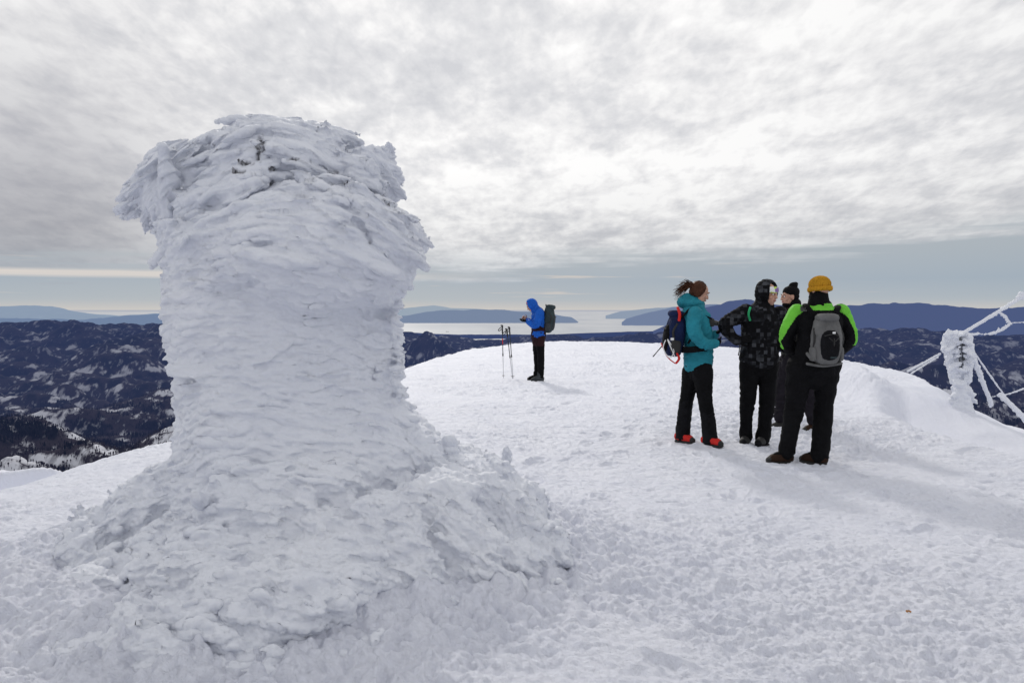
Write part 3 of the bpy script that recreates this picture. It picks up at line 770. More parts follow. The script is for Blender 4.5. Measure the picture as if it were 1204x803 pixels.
def wrinkle(amp=.010, f=9.0, zf=2.0):
    def fn(v, n):
        w = fbm(v[:, 0]*f*.5+3, v[:, 1]*f*.5, v[:, 2]*f*.5, o=2)
        r = 1-np.abs(pn(v[:, 0]*f+w, v[:, 1]*f, v[:, 2]*f*zf+w*2))*2.2
        r2 = 1-np.abs(pn(v[:, 0]*f*2+5, v[:, 1]*f*2, v[:, 2]*f*zf*1.6+w*2))*2.2
        return amp*(r*.8+r2*.35-.4)+amp*.6*w
    return fn
def rotfr(d, up=(0, 0, 1)):
    """frame with y = d (forward), z ~ up"""
    d = unit(d); x = unit(np.cross(d, up)); z = np.cross(x, d); return np.stack([x, d, z], 1)

def head(parent, c, d, k=1.0, eyes=True):
    """facial features as sub parts of the body"""
    M = rotfr(d)
    def q(x, y, z): return np.asarray(c)+M @ (np.array([x, y, z])*k)
    s = S()
    s.ell(q(0, -.012, .03), np.array([.076, .096, .092])*k, M)
    s.ell(q(0, .022, -.035), np.array([.060, .070, .078])*k, M)
    s.ell(q(0, .045, -.085), np.array([.030, .034, .026])*k, M)       # chin
    s.chain([q(0, .088, .028), q(0, .098, -.005), q(0, .105, -.018)], [.010*k, .011*k, .013*k], sub=1)   # nose
    s.ell(q(0, .100, -.020), np.array([.019, .014, .010])*k, M)
    for sd in (-1, 1):
        s.ell(q(sd*.078, -.005, .0), np.array([.010, .020, .032])*k, M)   # ears
        s.ell(q(sd*.030, .078, .036), np.array([.024, .014, .009])*k, M)   # brow
        s.ell(q(sd*.042, .062, -.018), np.array([.022, .022, .022])*k, M)   # cheek
    s.ell(q(0, .086, -.052), np.array([.024, .012, .010])*k, M)
    return s, q, M
def face_parts(body, q, M, k=1.0, browc=None):
    for sd in (-1, 1):
        e = S(); e.ell(q(sd*.031, .081, .014), np.array([.013, .009, .0085])*k, M); eo = e.build('eye', eye_w, body)
        e = S(); e.ell(q(sd*.031, .089, .014), np.array([.006, .003, .006])*k, M); e.build('iris', eye_d, body)
        e = S(); e.chain([q(sd*.014, .091, .040), q(sd*.03, .093, .045), q(sd*.048, .080, .038)], [.004*k]*3, sub=2, n=6); e.build('eyebrow', browc or hair_d, body)
    e = S(); e.chain([q(-.022, .090, -.050), q(0, .098, -.049), q(.022, .090, -.050)], [(.004*k), (.006*k), .004*k], n=8, sub=2); e.build('lips', lips_m, body)

def hand(s, wrist, d, palm_n, k=1.0, curl=.5, thumb=1, r=.0095):
    """palm, four fingers of unequal length bent by curl, thumb off the side of the palm"""
    d = unit(d); n = unit(np.asarray(palm_n)-d*np.dot(palm_n, d)); sd = np.cross(d, n)*thumb
    wrist = np.asarray(wrist, float); c = wrist+d*.05*k
    s.ell(c, np.array([.050, .042, .019])*k, np.stack([d, sd, n], 1))
    for i, (off, L) in enumerate(((.030, .070), (.010, .080), (-.011, .074), (-.030, .058))):
        p = wrist+d*.082*k+sd*off*k; pts = [p-d*.03*k, p]; ang = 0; q = p
        for seg in (.42, .33, .25):
            ang += curl*(.9 if seg != .25 else .6)
            q = q+(d*math.cos(ang)+n*math.sin(ang))*L*seg*k; pts.append(q)
        s.chain(pts, [r*k, r*k, r*.95*k, r*.9*k, r*.8*k], n=8, sub=2)
    p = wrist+d*.03*k+sd*.034*k; t1 = unit(sd*.8+d*.75+n*.35)
    s.chain([p-sd*.015*k, p+t1*.030*k, p+t1*.045*k+(d*.8+n*.5)*.022*k, p+t1*.05*k+(d*.7+n*.7)*.042*k], [r*1.3*k, r*1.15*k, r*k, r*.9*k], n=8, sub=2)

def boot(parent, ank, toe_dir, mat, sole_mat, L=.29, z0=0.0, name='boot', trim=None, shaft=None):
    """shoe with its sole; ank = (x,y) under the ankle"""
    d = unit((toe_dir[0], toe_dir[1], 0)); a = np.array([ank[0], ank[1], z0]); up = np.array([0, 0, 1.]); sd = np.cross(d, up)
    s = S()
    s.chain([a-d*.058+up*.058, a-d*.015+up*.066, a+d*.05+up*.066, a+d*.11+up*.055, a+d*.150+up*.044], [(.038, .05), (.044, .058), (.048, .055), (.049, .042), (.038, .030)], side=sd, n=16)
    s.chain([a+up*.06-d*.01, a+up*.17-d*.012], [(.052, .062), (.056, .064)], side=sd, n=16, sub=1)
    o = s.build(name, [mat, shaft or mat, sole_mat], parent, voxel=.006, smooth=1, disp=wrinkle(.003, 18, 1))
    def bf(c):
        fw = (c-a) @ d; zz = c[:, 2]
        return np.where(zz > .098, 1, np.where((zz < .034) | (fw > .145), 2, 0))
    paint(o, bf)
    s = S(); s.chain([a-d*.065+up*.014, a+up*.014, a+d*.05+up*.014, a+d*.115+up*.016, a+d*.162+up*.022], [(.042, .017), (.045, .017), (.050, .017), (.050, .017), (.036, .014)], side=sd, n=14); s.build('sole', sole_mat, o)
    s = S()
    for t in (.05, .075, .10): s.chain([a+d*t+up*.10-sd*.024-up*t*.15, a+d*(t+.01)+up*.108-up*t*.15, a+d*t+up*.10+sd*.024-up*t*.15], [.004]*3, n=6, sub=1)
    s.build('laces', trim or rubber, o)
    return o

class Per:
    def __init__(s, d, g0, kx, label, ox, oy, sc):
        """d = distance from the camera, g0 = crop column of the feet centre"""
        s.ox, s.oy, s.sc, s.d = ox, oy, sc, d
        p = W(ox+g0/sc, 400, d); s.o = np.array([p[0], d, ground_z(p[0], d)-.012])
        s.root = thing('person', s.o, label, 'person')
    def P(s, cx, cy, dy=0.0): return W(s.ox+cx/s.sc, s.oy+cy/s.sc, s.d+dy)-s.o
    def XY(s, cx, dy): p = s.P(cx, 600, dy); return p[0], p[1]
    def limb_body(s, S_, pts, radii): S_.chain(pts, radii, n=12)

def mk_body(per, hs, neck, torso, limbs, hands):
    """one continuous skin figure under the clothes"""
    s = hs
    s.chain(neck, [.052, .055], n=14, sub=1)
    s.chain([t[0] for t in torso], [(t[1][0]*.72, t[1][1]*.72) for t in torso], n=20, side=torso[0][2] if len(torso[0]) > 2 else (1, 0, 0))
    for pts, rad in limbs: s.chain(pts, [r_*.62 for r_ in rad], n=12)
    for h in hands: hand(s, **h)
    return s.build('body', skin, per.root, voxel=.0065, smooth=1)

def backpack(loc, fwd, size, body_m, pocket_m, lid_m, label, straps, belt=None, extra=None, lean=0.0, sidem=None):
    """fwd = unit vector pointing away from the wearer's back"""
    t = thing('backpack', loc, label, 'backpack')
    M = rotfr((fwd[0], fwd[1], -lean)); w, dp, h = size
    def q(x, y, z): return M @ np.array([x, y, z])
    s = S(); s.sbox(q(0, 0, -.08*h), (w, dp, h*.92), M, e=.62); s.sbox(q(0, -.01, .42*h), (w*.84, dp*.9, h*.56), M, e=.6)
    s.build('bag_body', body_m, t, voxel=.008, smooth=2, disp=wrinkle(.006, 11, 1.2))
    s = S(); s.sbox(q(0, dp*.75, -.18*h), (w*.68, dp*.52, h*.62), M, e=.7); s.build('front_pocket', pocket_m, t, voxel=.008, smooth=2, disp=wrinkle(.004, 12, 1.2))
    s = S(); s.sbox(q(0, dp*.1, h*.93), (w*.78, dp*.95, h*.18), M, e=.75); s.build('lid', lid_m, t, voxel=.008, smooth=2, disp=wrinkle(.004, 12, 1.2))
    s = S(); s.chain([q(-w*.5, dp*1.28, h*.2), q(0, dp*1.34, h*.26), q(w*.5, dp*1.28, h*.2)], [.005]*3, n=6); s.build('zip', rubber, t)
    for sd in (-1, 1):
        s = S(); s.chain([q(sd*w*.92, dp*.2, h*.5), q(sd*w*1.0, dp*.6, h*.1), q(sd*w*.95, dp*.2, -h*.4)], [(.012, .004)]*3, n=8); s.build('compression_strap', rubber, t)
        s = S(); s.sbox(q(sd*w*.98, dp*.1, -h*.55), (w*.14, dp*.6, h*.3), M, e=.5); s.build('side_pocket', sidem or rubber, t, voxel=.008, smooth=1)
    s = S(); s.chain([q(-.03, -dp*.8, h*.98), q(-.02, -dp*.85, h*1.08), q(.02, -dp*.85, h*1.08), q(.03, -dp*.8, h*.98)], [.008]*4, n=8); s.build('haul_loop', rubber, t)
    o = np.asarray(loc)
    for st in straps:
        s = S(); s.chain([np.asarray(p)-o for p in st], [(.028, .010)]*len(st), side=(1, 0, 0) if abs(fwd[1]) > .5 else (0, 1, 0), n=12); s.build('shoulder_strap', extra or black, t)
    if belt is not None:
        s = S(); s.chain([np.asarray(p)-o for p in belt], [(.012, .032)]*len(belt), side=(1, 0, 0), n=12) if False else s.chain([np.asarray(p)-o for p in belt], [(.010, .034)]*len(belt), side=(0.01, 1, 0), n=12)
        s.build('hip_belt', extra or black, t)
    return t, q

def pole(top, tip, label, group=None, shaft=silver, accent=red, strap=True):
    top = np.asarray(top, float); tip = np.asarray(tip, float)
    t = thing('trekking_pole', tip, label, 'trekking pole', group)
    a = top-tip; L = np.linalg.norm(a); u = a/L
    s = S(); s.chain([u*.02, u*.45*L], [.0065, .0065], n=8, sub=1); s.build('lower_shaft', shaft, t)
    s = S(); s.chain([u*.45*L, u*.9*L], [.008, .008], n=8, sub=1); s.build('upper_shaft', dgrey if shaft is silver else shaft, t)
    s = S(); s.chain([u*.66*L, u*.76*L], [.0088, .0088], n=8, sub=1); s.build('shaft_band', accent, t)
    s = S(); s.chain([u*.44*L, u*.48*L], [.014, .012], n=10, sub=1); s.build('clamp', rubber, t)
    s = S(); s.chain([u*.86*L, u*.90*L, u*.95*L, u*L, u*(L+.01)+np.array([-.02, 0, 0])], [.013, .016, .014, .019, .017], n=10); s.build('grip', rubber, t)
    s = S(); s.ell(u*.07, (.035, .035, .006), nu=14, nv=6); s.build('basket', rubber, t)
    s = S(); s.chain([u*-.02, u*.05], [.003, .006], n=8, sub=1); s.build('tip', rubber, t)
    if strap:
        s = S(); b0 = u*L*.985; s.chain([b0, b0+np.array([-.05, .0, -.03]), b0+np.array([-.085, 0, -.075]), b0+np.array([-.06, 0, -.09]), b0+np.array([-.015, 0, -.05])], [(.008, .003)]*5, n=8); s.build('wrist_strap', rubber, t)
    return t
CR1 = (750, 310, 3.211)

# ---- woman in teal, in profile facing right
w = Per(8.54, 222, 0, 'woman in teal jacket with brown ponytail looking down, in red boots', *CR1); P = w.P
hs, q, M = head(w.root, P(233, 112, .03), (1, .10, -.42), .98)
hips = [P(226, 362, .01), P(226, 330, .01), P(228, 290, 0), P(222, 240, 0), P(212, 195, 0), P(212, 172, 0)]
trs = [(hips[0], (.125, .15), (0, 1, 0)), (hips[2], (.11, .14)), (hips[3], (.12, .155)), (hips[4], (.10, .16)), (hips[5], (.07, .10))]
armR = [P(216, 190, -.17), P(212, 250, -.22), P(246, 300, -.22), P(292, 302, -.16)]
armL = [P(216, 190, .17), P(226, 250, .23), P(262, 290, .20), P(290, 268, .10)]
legA = [P(207, 405, .08), P(186, 505, .12), P(172, 600, .12), P(170, 655, .12)]
legB = [P(244, 405, -.08), P(255, 520, -.11), P(268, 610, -.11), P(274, 668, -.11)]
body = mk_body(w, hs, [P(218, 160, 0), P(226, 135, .02)], trs, [(armR, [.07, .055, .045, .03]), (armL, [.07, .055, .045, .03]), (legA, [.1, .08, .06, .05]), (legB, [.1, .08, .06, .05])],
    [])
face_parts(body, q, M, .98, hair_m)
gl = S(); hand(gl, armR[-1]-np.array([.03, 0, 0]), (.7, .3, -.1), (0, .8, .6), curl=.9, r=.011); gl.build('glove', black, w.root, voxel=.007, smooth=1)
s = S(); s.chain([P(228, 374, .01), P(228, 330, .01), P(228, 290, 0), P(222, 240, 0), P(212, 200, 0), P(210, 172, 0), P(204, 152, .01)], [(.165, .155), (.150, .155), (.135, .145), (.145, .165), (.135, .175), (.105, .125), (.095, .09)], side=(0, 1, 0) if False else (0, 1, 0), n=28)
s.chain(armR, [.080, .072, .062, .045]); s.chain(armL, [.080, .070, .060, .045])
s.build('jacket', teal, w.root, voxel=.009, smooth=3, disp=wrinkle(.010, 8, 2.4))
s = S(); s.chain([P(182, 132, .02), P(196, 150, .02), P(222, 160, .01), P(238, 152, .01)], [(.055, .07), (.085, .055), (.085, .05), (.05, .04)], side=(0, 1, 0), n=18); s.ell(P(182, 146, .02), (.10, .10, .075)); s.ell(P(205, 150, .0), (.11, .11, .065))
s.build('hood', teal, w.root, voxel=.009, smooth=2, disp=wrinkle(.009, 10, 1.5), label='teal hood bunched down behind the neck')
s = S(); s.chain([P(226, 350, .01), P(226, 385, .01), P(228, 410, 0)], [(.125, .13), (.135, .14), (.11, .13)], side=(1, 0, 0), n=24)
s.chain(legA, [.112, .074, .066, .06]); s.chain(legB, [.112, .076, .066, .06])
s.build('trousers', black, w.root, voxel=.009, smooth=2, disp=wrinkle(.008, 9, 2.2))
for lg, nm in ((legA, 1), (legB, -1)):
    s = S(); k0 = lg[1]*.9+lg[2]*.1; s.chain([k0, lg[2], lg[3], lg[3]-np.array([0, 0, .01])], [.070, .076, .078, .082], n=16); s.build('gaiter', black2, w.root, voxel=.008, smooth=2, disp=wrinkle(.008, 10, 2.5))
boot(w.root, w.XY(166, .12), (.55, -.75), red, rubber, shaft=black); boot(w.root, w.XY(268, -.11), (.6, -.7), red, rubber, shaft=black)
# hair
s = S(); s.ell(q(0, -.030, .045), np.array([.084, .092, .085]), M); s.ell(q(0, -.06, .0), np.array([.074, .06, .07]), M); s.ell(q(0, -.105, .04), (.038, .034, .034))
pt = S()
for k in range(105):
    a = q(rng.normal(0, .011), -.12, .04+rng.normal(0, .012)); dx = -rng.uniform(.07, .19); e = a+np.array([dx, rng.normal(0, .035), -.02+rng.normal(0, .03)+dx*.35])
    pt.chain([a, (a+e)/2+np.array([0, 0, .022+rng.normal(0, .014)]), e], [.005, .0035, .0012], n=5, sub=3)
pt.build('ponytail', hair_m, w.root)
for sd in (-1, 1):
    for k in range(6): s.chain([q(sd*.07, .02, .07-.01*k), q(sd*.082, -.02, .03-.015*k), q(sd*.06, -.07, .0-.01*k)], [.008, .012, .008], n=6)
s.build('hair', hair_m, w.root, voxel=.006, smooth=1, disp=lambda v, n: .004*fbm(v[:, 0]*20, v[:, 1]*60, v[:, 2]*60, o=2))
# mitts round the pole grips
gl = S(); hand(gl, armL[-1], (.55, -.3, .5), (.5, 0, -.8), curl=1.0, r=.013, k=1.05); gl.ell(armL[-1], (.045, .04, .045)); gl.build('glove', black, w.root, voxel=.007, smooth=1)
pole(P(284, 246, .02), P(229, 672, .16), 'black trekking pole held by the woman in teal', shaft=rubber, accent=black2, strap=False)
t = thing('camera', P(275, 222, -.04)+w.o, 'small black camera held at the chest of the woman in teal', 'camera')
s = S(); s.sbox((0, 0, 0), (.030, .055, .045), e=.4); s.build('camera_body', rubber, t); s = S(); s.chain([(.02, 0, 0), (.07, 0, -.01)], [.030, .028], n=16, sub=1); s.build('lens', plain('lens_black', (.01, .01, .012), .2), t)
s = S(); s.chain([(0, -.05, .04), P(250, 195, -.1)-P(275, 222, -.04), P(238, 170, -.08)-P(275, 222, -.04)], [(.010, .003)]*3, n=8); s.build('neck_strap', black, t)
# her pack
wb = P(140, 268, .0)+w.o
bt, bq = backpack(wb, unit((-1, -.05, 0)), (.135, .095, .235), navy, black, navy, 'navy backpack with red trim and white cord on the woman in teal',
    [[P(165, 205, -.11)+w.o, P(195, 172, -.13)+w.o, P(225, 168, -.15)+w.o, P(236, 185, -.19)+w.o, P(228, 240, -.20)+w.o, P(190, 300, -.17)+w.o], [P(165, 205, .11)+w.o, P(205, 168, .13)+w.o, P(245, 200, .15)+w.o, P(245, 260, .15)+w.o, P(190, 300, .15)+w.o]],
    belt=[P(165, 325, -.10)+w.o, P(200, 325, -.19)+w.o, P(240, 320, -.19)+w.o, P(272, 318, -.06)+w.o, P(276, 318, .05)+w.o], extra=black, lean=-.12)
def BL(cx, cy, dy): return P(cx, cy, dy)+w.o-wb
s = S(); s.chain([BL(104, 290, -.12), BL(96, 320, -.10), BL(118, 355, -.13), BL(136, 330, -.15), BL(112, 285, -.13), BL(126, 320, -.15), BL(140, 352, -.14)], [.006]*7, n=6, sub=5); s.build('cord', white_c, bt)
s = S(); s.chain([BL(145, 375, -.12), BL(156, 358, -.14), BL(148, 340, -.15)], [.012, .014, .010], n=8); s.chain([BL(140, 376, -.10), BL(110, 350, -.10), BL(88, 300, -.08)], [.006]*3, n=8); s.build('red_trim', red, bt)
s = S(); s.chain([BL(150, 165, -.07), BL(158, 190, -.12), BL(156, 215, -.14)], [(.016, .008)]*3, n=8); s.build('red_trim', red, bt)
s = S(); s.chain([BL(92, 310, -.02), BL(75, 330, -.02), BL(58, 350, .0)], [.007, .005, .007], n=6); s.build('loose_strap', rubber, bt)
s = S(); s.sbox(BL(130, 285, -.135), (.018, .004, .014)); s.build('logo_patch', white_c, bt)

# ---- man in mosaic jacket, hand on hip
p2 = Per(8.59, 445, 0, 'man in black and grey checked hooded jacket with one hand on his hip', *CR1); P = p2.P
hs, q, M = head(p2.root, P(491, 118, -.02), (.62, -.72, -.12), 1.02)
tor = [P(458, 360, 0), P(458, 320, 0), P(460, 270, 0), P(465, 215, 0), P(470, 180, 0), P(478, 160, 0)]
armL = [P(410, 182, .0), P(368, 205, -.03), P(326, 228, -.02), P(345, 262, -.06), P(374, 290, -.10)]
armR = [P(535, 190, .0), P(556, 260, .03), P(560, 310, -.05), P(572, 330, -.12)]
legA = [P(425, 375, 0), P(414, 520, -.02), P(408, 600, 0), P(406, 650, .02)]
legB = [P(492, 375, 0), P(488, 520, -.04), P(478, 610, -.04), P(472, 655, -.04)]
body = mk_body(p2, hs, [P(478, 165, 0), P(486, 140, -.01)], [(tor[0], (.17, .13), (1, 0, 0)), (tor[2], (.16, .12)), (tor[3], (.18, .13)), (tor[4], (.16, .11)), (tor[5], (.09, .08))],
    [(armL, [.07, .06, .05, .045, .03]), (armR, [.07, .055, .045, .03]), (legA, [.1, .08, .06, .05]), (legB, [.1, .08, .06, .05])], [])
face_parts(body, q, M, 1.02)
s = S(); s.chain([P(459, 358, 0), P(460, 325, 0), P(460, 270, 0), P(464, 215, 0), P(470, 182, 0), P(476, 158, 0), P(480, 145, 0)], [(.215, .16), (.205, .155), (.195, .15), (.205, .155), (.17, .135), (.11, .10), (.09, .09)], n=30)
s.chain(armL, [.085, .078, .072, .066, .052]); s.chain(armR, [.085, .075, .065, .05])
s.build('jacket', mosaic, p2.root, voxel=.009, smooth=3, disp=wrinkle(.010, 7, 2.0))
s = S()
for a in np.linspace(-2.15, 2.15, 17):      # hood open at the face
    for e_ in np.linspace(-.9, 1.45, 9):
        s.ell(q(.100*math.sin(a)*math.cos(e_), -.02-.105*math.cos(a)*math.cos(e_), .028+.115*math.sin(e_)), .026, nu=8, nv=6)
s.chain([P(476, 165, .02), P(476, 140, .03)], [(.11, .10), (.10, .09)], n=20, sub=1)
s.build('hood', mosaic, p2.root, voxel=.009, smooth=3, disp=wrinkle(.006, 9, 1.3))
s = S(); s.chain([q(-.082, .015, .062), q(-.055, .072, .060), q(0, .096, .062), q(.055, .072, .060), q(.082, .015, .062)], [(.012, .034)]*5, side=(0.02, 1, .0), n=10) ; s.build('headband', band_m, p2.root)
s = S(); s.chain([P(458, 350, 0), P(458, 380, 0), P(458, 400, 0)], [(.185, .145), (.18, .14), (.14, .11)], n=24)
s.chain(legA, [.112, .082, .064, .074]); s.chain(legB, [.112, .084, .068, .078])
s.build('trousers', black, p2.root, voxel=.009, smooth=2, disp=wrinkle(.010, 6, 2.2))
boot(p2.root, p2.XY(410, .02), (-.45, -.8), rubber, black2); boot(p2.root, p2.XY(476, -.04), (-.6, -.7), rubber, black2)
gl = S(); hand(gl, armL[-1], (.75, -.25, .15), (0, .9, -.2), curl=.35, r=.012, k=1.05, thumb=-1); gl.ell(armL[-1], (.045, .04, .045)); gl.build('glove', black, p2.root, voxel=.007, smooth=1)
gl = S(); hand(gl, armR[-1], (.3, -.8, -.1), (0, 0, -1), curl=.6, r=.012, k=1.05); gl.build('glove', black, p2.root, voxel=.007, smooth=1)
s = S(); s.chain([P(425, 165, -.15), P(418, 190, -.185), P(424, 215, -.19)], [(.012, .006)]*3, n=8); s.build('green_pull_tab', fabric('green_trim', (.03, .35, .14)), p2.root)
s = S(); s.chain([P(384, 306, -.14), P(383, 325, -.15), P(380, 345, -.14)], [.006, .005, .007], n=6); s.build('drawcord', rubber, p2.root)

# ---- man in black beanie, half hidden
p4 = Per(9.76, 592, 0, 'man in black beanie facing left, standing behind the neon green striped man', *CR1); P = p4.P
hs, q, M = head(p4.root, P(572, 128, 0), (-1, -.12, -.05), 1.0)
armL = [P(590, 190, .18), P(580, 260, .2), P(540, 300, .1), P(520, 300, .05)]
armR = [P(600, 190, -.18), P(600, 265, -.2), P(565, 310, -.12), P(530, 312, -.08)]
legA = [P(568, 380, .08), P(552, 480, .1), P(545, 540, .1), P(538, 580, .1)]
legB = [P(625, 380, -.08), P(648, 480, -.1), P(660, 550, -.1), P(668, 595, -.1)]
body = mk_body(p4, hs, [P(588, 175, 0), P(582, 145, 0)], [(P(595, 360, 0), (.17, .13), (0, 1, 0)), (P(595, 270, 0), (.16, .12)), (P(592, 210, 0), (.18, .13)), (P(590, 175, 0), (.1, .09))],
    [(armL, [.07, .06, .05, .04]), (armR, [.07, .055, .045, .04]), (legA, [.1, .08, .06, .05]), (legB, [.1, .08, .06, .05])], [])
face_parts(body, q, M)
s = S(); s.chain([P(592, 362, 0), P(592, 330, 0), P(592, 260, 0), P(592, 210, 0), P(592, 182, 0), P(588, 162, 0)], [(.185, .155), (.18, .15), (.18, .145), (.2, .15), (.17, .13), (.10, .09)], side=(0, 1, 0), n=28)
s.chain(armL, [.085, .075, .065, .05]); s.chain(armR, [.085, .075, .065, .05])
jo = s.build('jacket', [black, olive], p4.root, voxel=.010, smooth=3, disp=wrinkle(.010, 8, 2)); zc = P(0, 335, 0)[2]; paint(jo, lambda c: (c[:, 2] < zc).astype(int))
s = S(); s.ell(P(590, 150, 0), (.085, .085, .07)); s.ell(q(0, .035, -.085), np.array([.055, .06, .04]), M); s.build('neck_gaiter', black, p4.root, voxel=.008, smooth=2)
s = S(); s.ell(q(0, -.025, .065), np.array([.090, .104, .080]), M); s.ell(q(0, -.055, .14), np.array([.05, .055, .045]), M); s.ell(q(0, -.075, .165), np.array([.03, .045, .022]), M); s.ell(q(0, -.045, .01), np.array([.085, .075, .06]), M)
s.build('beanie', black, p4.root, voxel=.007, smooth=2, disp=wrinkle(.004, 14, 1))
s = S(); s.chain([P(600, 172, -.12), P(572, 168, -.1), P(552, 176, -.04)], [.012]*3, n=8); s.build('collar_trim', maroon, p4.root)
s = S(); s.chain([P(592, 350, 0), P(592, 385, 0), P(595, 405, 0)], [(.16, .19), (.16, .18), (.13, .15)], n=24); s.chain(legA, [.13, .10, .09, .08]); s.chain(legB, [.13, .10, .09, .08])
s.build('trousers', plum, p4.root, voxel=.010, smooth=2, disp=wrinkle(.012, 8, 2.3))
for a in (armL, armR):
    gl = S(); hand(gl, a[-1], (-.9, 0, -.1), (0, 0, -1), curl=.7, r=.012, k=1.05); gl.build('glove', black, p4.root, voxel=.008, smooth=1)
boot(p4.root, p4.XY(545, .1), (-1, -.1), rubber, rubber); boot(p4.root, p4.XY(672, -.1), (-1, -.2), brownl, rubber)

# ---- man with mustard beanie, back to us
p3 = Per(7.54, 625, 0, 'man in mustard beanie and black jacket with neon green shoulders, back turned', *CR1); P = p3.P
hs, q, M = head(p3.root, P(684, 103, .02), (-.45, .88, -.08), 1.0)
armL = [P(602, 185, .03), P(573, 240, .02), P(562, 288, .06), P(590, 340, .24), P(612, 372, .30)]
armR = [P(766, 185, .03), P(792, 240, .03), P(803, 280, .07), P(775, 318, .24), P(748, 330, .32)]
legA = [P(612, 395, 0), P(592, 545, .02), P(572, 640, -.02), P(560, 712, -.03)]
legB = [P(712, 395, 0), P(702, 545, .02), P(694, 640, -.04), P(686, 722, -.07)]
body = mk_body(p3, hs, [P(684, 155, 0), P(684, 125, .01)], [(P(672, 380, 0), (.18, .13), (1, 0, 0)), (P(680, 270, 0), (.17, .12)), (P(684, 200, 0), (.19, .13)), (P(684, 160, 0), (.1, .09))],
    [(armL, [.07, .06, .055, .05, .04]), (armR, [.07, .06, .055, .05, .04]), (legA, [.1, .085, .06, .05]), (legB, [.1, .085, .06, .05])], [dict(wrist=armR[-1], d=(-.5, .6, -.1), palm_n=(0, 0, -1), curl=.6)])
face_parts(body, q, M)
s = S(); s.chain([P(678, 385, 0), P(678, 345, 0), P(682, 280, 0), P(684, 220, 0), P(684, 182, .01), P(684, 158, .01), P(682, 142, .01)], [(.225, .165), (.205, .155), (.20, .15), (.215, .155), (.19, .135), (.115, .105), (.088, .088)], n=30)
s.chain(armL, [.082, .076, .070, .064, .052]); s.chain(armR, [.082, .074, .068, .062, .052])
jo = s.build('jacket', [black, neon, grey], p3.root, voxel=.008, smooth=3, disp=wrinkle(.008, 7, 2.0))
def neon_fn(c):
    x, y, z = c[:, 0], c[:, 1], c[:, 2]
    k = 398.0; cx = 625+x*k; cy = 752-z*k      # crop-like measures in metres scale
    yoke = (cy < 172) & (cy > 146) & (cx > 625) & (cx < 752) & (y < .06)
    # outer stripe down each sleeve
    xl = np.interp(cy, [150, 185, 240, 288, 330, 350], [628, 590, 556, 541, 566, 590])
    xr = np.interp(cy, [150, 185, 240, 288, 320], [740, 780, 808, 823, 815])
    st = ((cx < xl+np.interp(cy, [150, 200, 300, 345], [30, 6, 2, 2])) & (cy < 345) & (y < .12)) | ((cx > xr-np.interp(cy, [150, 200, 300], [34, 3, -3])) & (cy < 305) & (y < .12))
    out = (yoke | (st & (cy > 148))).astype(int)
    gr = (cx > 588) & (cx < 640) & (cy > 158) & (cy < 180) & (y < .0) & (cx-588 > (cy-165)*1.5)
    out[(cx > 606) & (cx < 632) & (cy > 156) & (cy < 176) & (y < .02)] = 2
    return out
paint(jo, neon_fn)
s = S(); s.chain([P(682, 160, .01), P(682, 138, .01), P(682, 118, .02)], [(.105, .095), (.090, .090), (.084, .088)], n=24, sub=2); s.build('collar', black, p3.root, voxel=.008, smooth=2, disp=wrinkle(.006, 10, 2))
s = S(); s.ell(q(0, -.012, .060), np.array([.094, .108, .082]), M); s.ell(q(0, -.01, .020), np.array([.094, .106, .045]), M)
s.build('beanie', mustard, p3.root, voxel=.007, smooth=3, disp=lambda v, n: .004*np.sin(np.arctan2(v[:, 0]-q(0, 0, 0)[0], v[:, 1]-q(0, 0, 0)[1])*46))
s = S()
aa = np.linspace(0, 2*math.pi, 25)
s.chain([q(.094*math.cos(a), -.012+.107*math.sin(a), .012) for a in aa], [(.010, .024)]*25, side=(.01, .01, 1) if False else (0.01, 0, 0), n=10, sub=1, cap=False) if False else None
for a in aa[:-1]: s.ell(q(.092*math.cos(a), -.012+.106*math.sin(a), .016), (.016, .016, .027), nu=10, nv=6)
s.build('beanie_cuff', mustard, p3.root, voxel=.007, smooth=3, disp=lambda v, n: .003*np.sin(np.arctan2(v[:, 0]-q(0, 0, 0)[0], v[:, 1]-q(0, 0, 0)[1])*46))
s = S(); s.chain([P(672, 372, 0), P(668, 405, 0), P(665, 430, 0)], [(.215, .165), (.205, .16), (.15, .12)], n=24)
s.chain(legA, [.128, .092, .078, .080]); s.chain(legB, [.124, .088, .080, .082])
s.build('trousers', black, p3.root, voxel=.009, smooth=2, disp=wrinkle(.011, 5.5, 2.0))
boot(p3.root, p3.XY(554, -.03), (-1, -.1), brownl, rubber, shaft=black); boot(p3.root, p3.XY(682, -.07), (-.6, .55), brownl, rubber, shaft=black)
gl = S(); hand(gl, armL[-1], (.4, -.5, -.75), (1, 0, 0), curl=.35, r=.012, k=1.0); gl.build('glove', fabric('mauve_glove', (.10, .08, .11)), p3.root, voxel=.007, smooth=1)
gb = P(711, 290, -.20)+p3.o
bt, bq = backpack(gb, unit((.08, -1, 0)), (.135, .085, .225), grey, black2, grey, 'grey daypack with dark front pocket on the man in the mustard beanie',
    [[P(672, 215, -.13)+p3.o, P(652, 180, -.13)+p3.o, P(636, 158, -.06)+p3.o, P(632, 156, .03)+p3.o, P(636, 180, .14)+p3.o, P(640, 250, .17)+p3.o, P(645, 330, .13)+p3.o], [P(738, 215, -.13)+p3.o, P(750, 180, -.12)+p3.o, P(756, 163, -.05)+p3.o, P(752, 162, .03)+p3.o, P(745, 185, .14)+p3.o, P(745, 250, .17)+p3.o, P(745, 330, .13)+p3.o]], extra=black, lean=.0, sidem=grey)
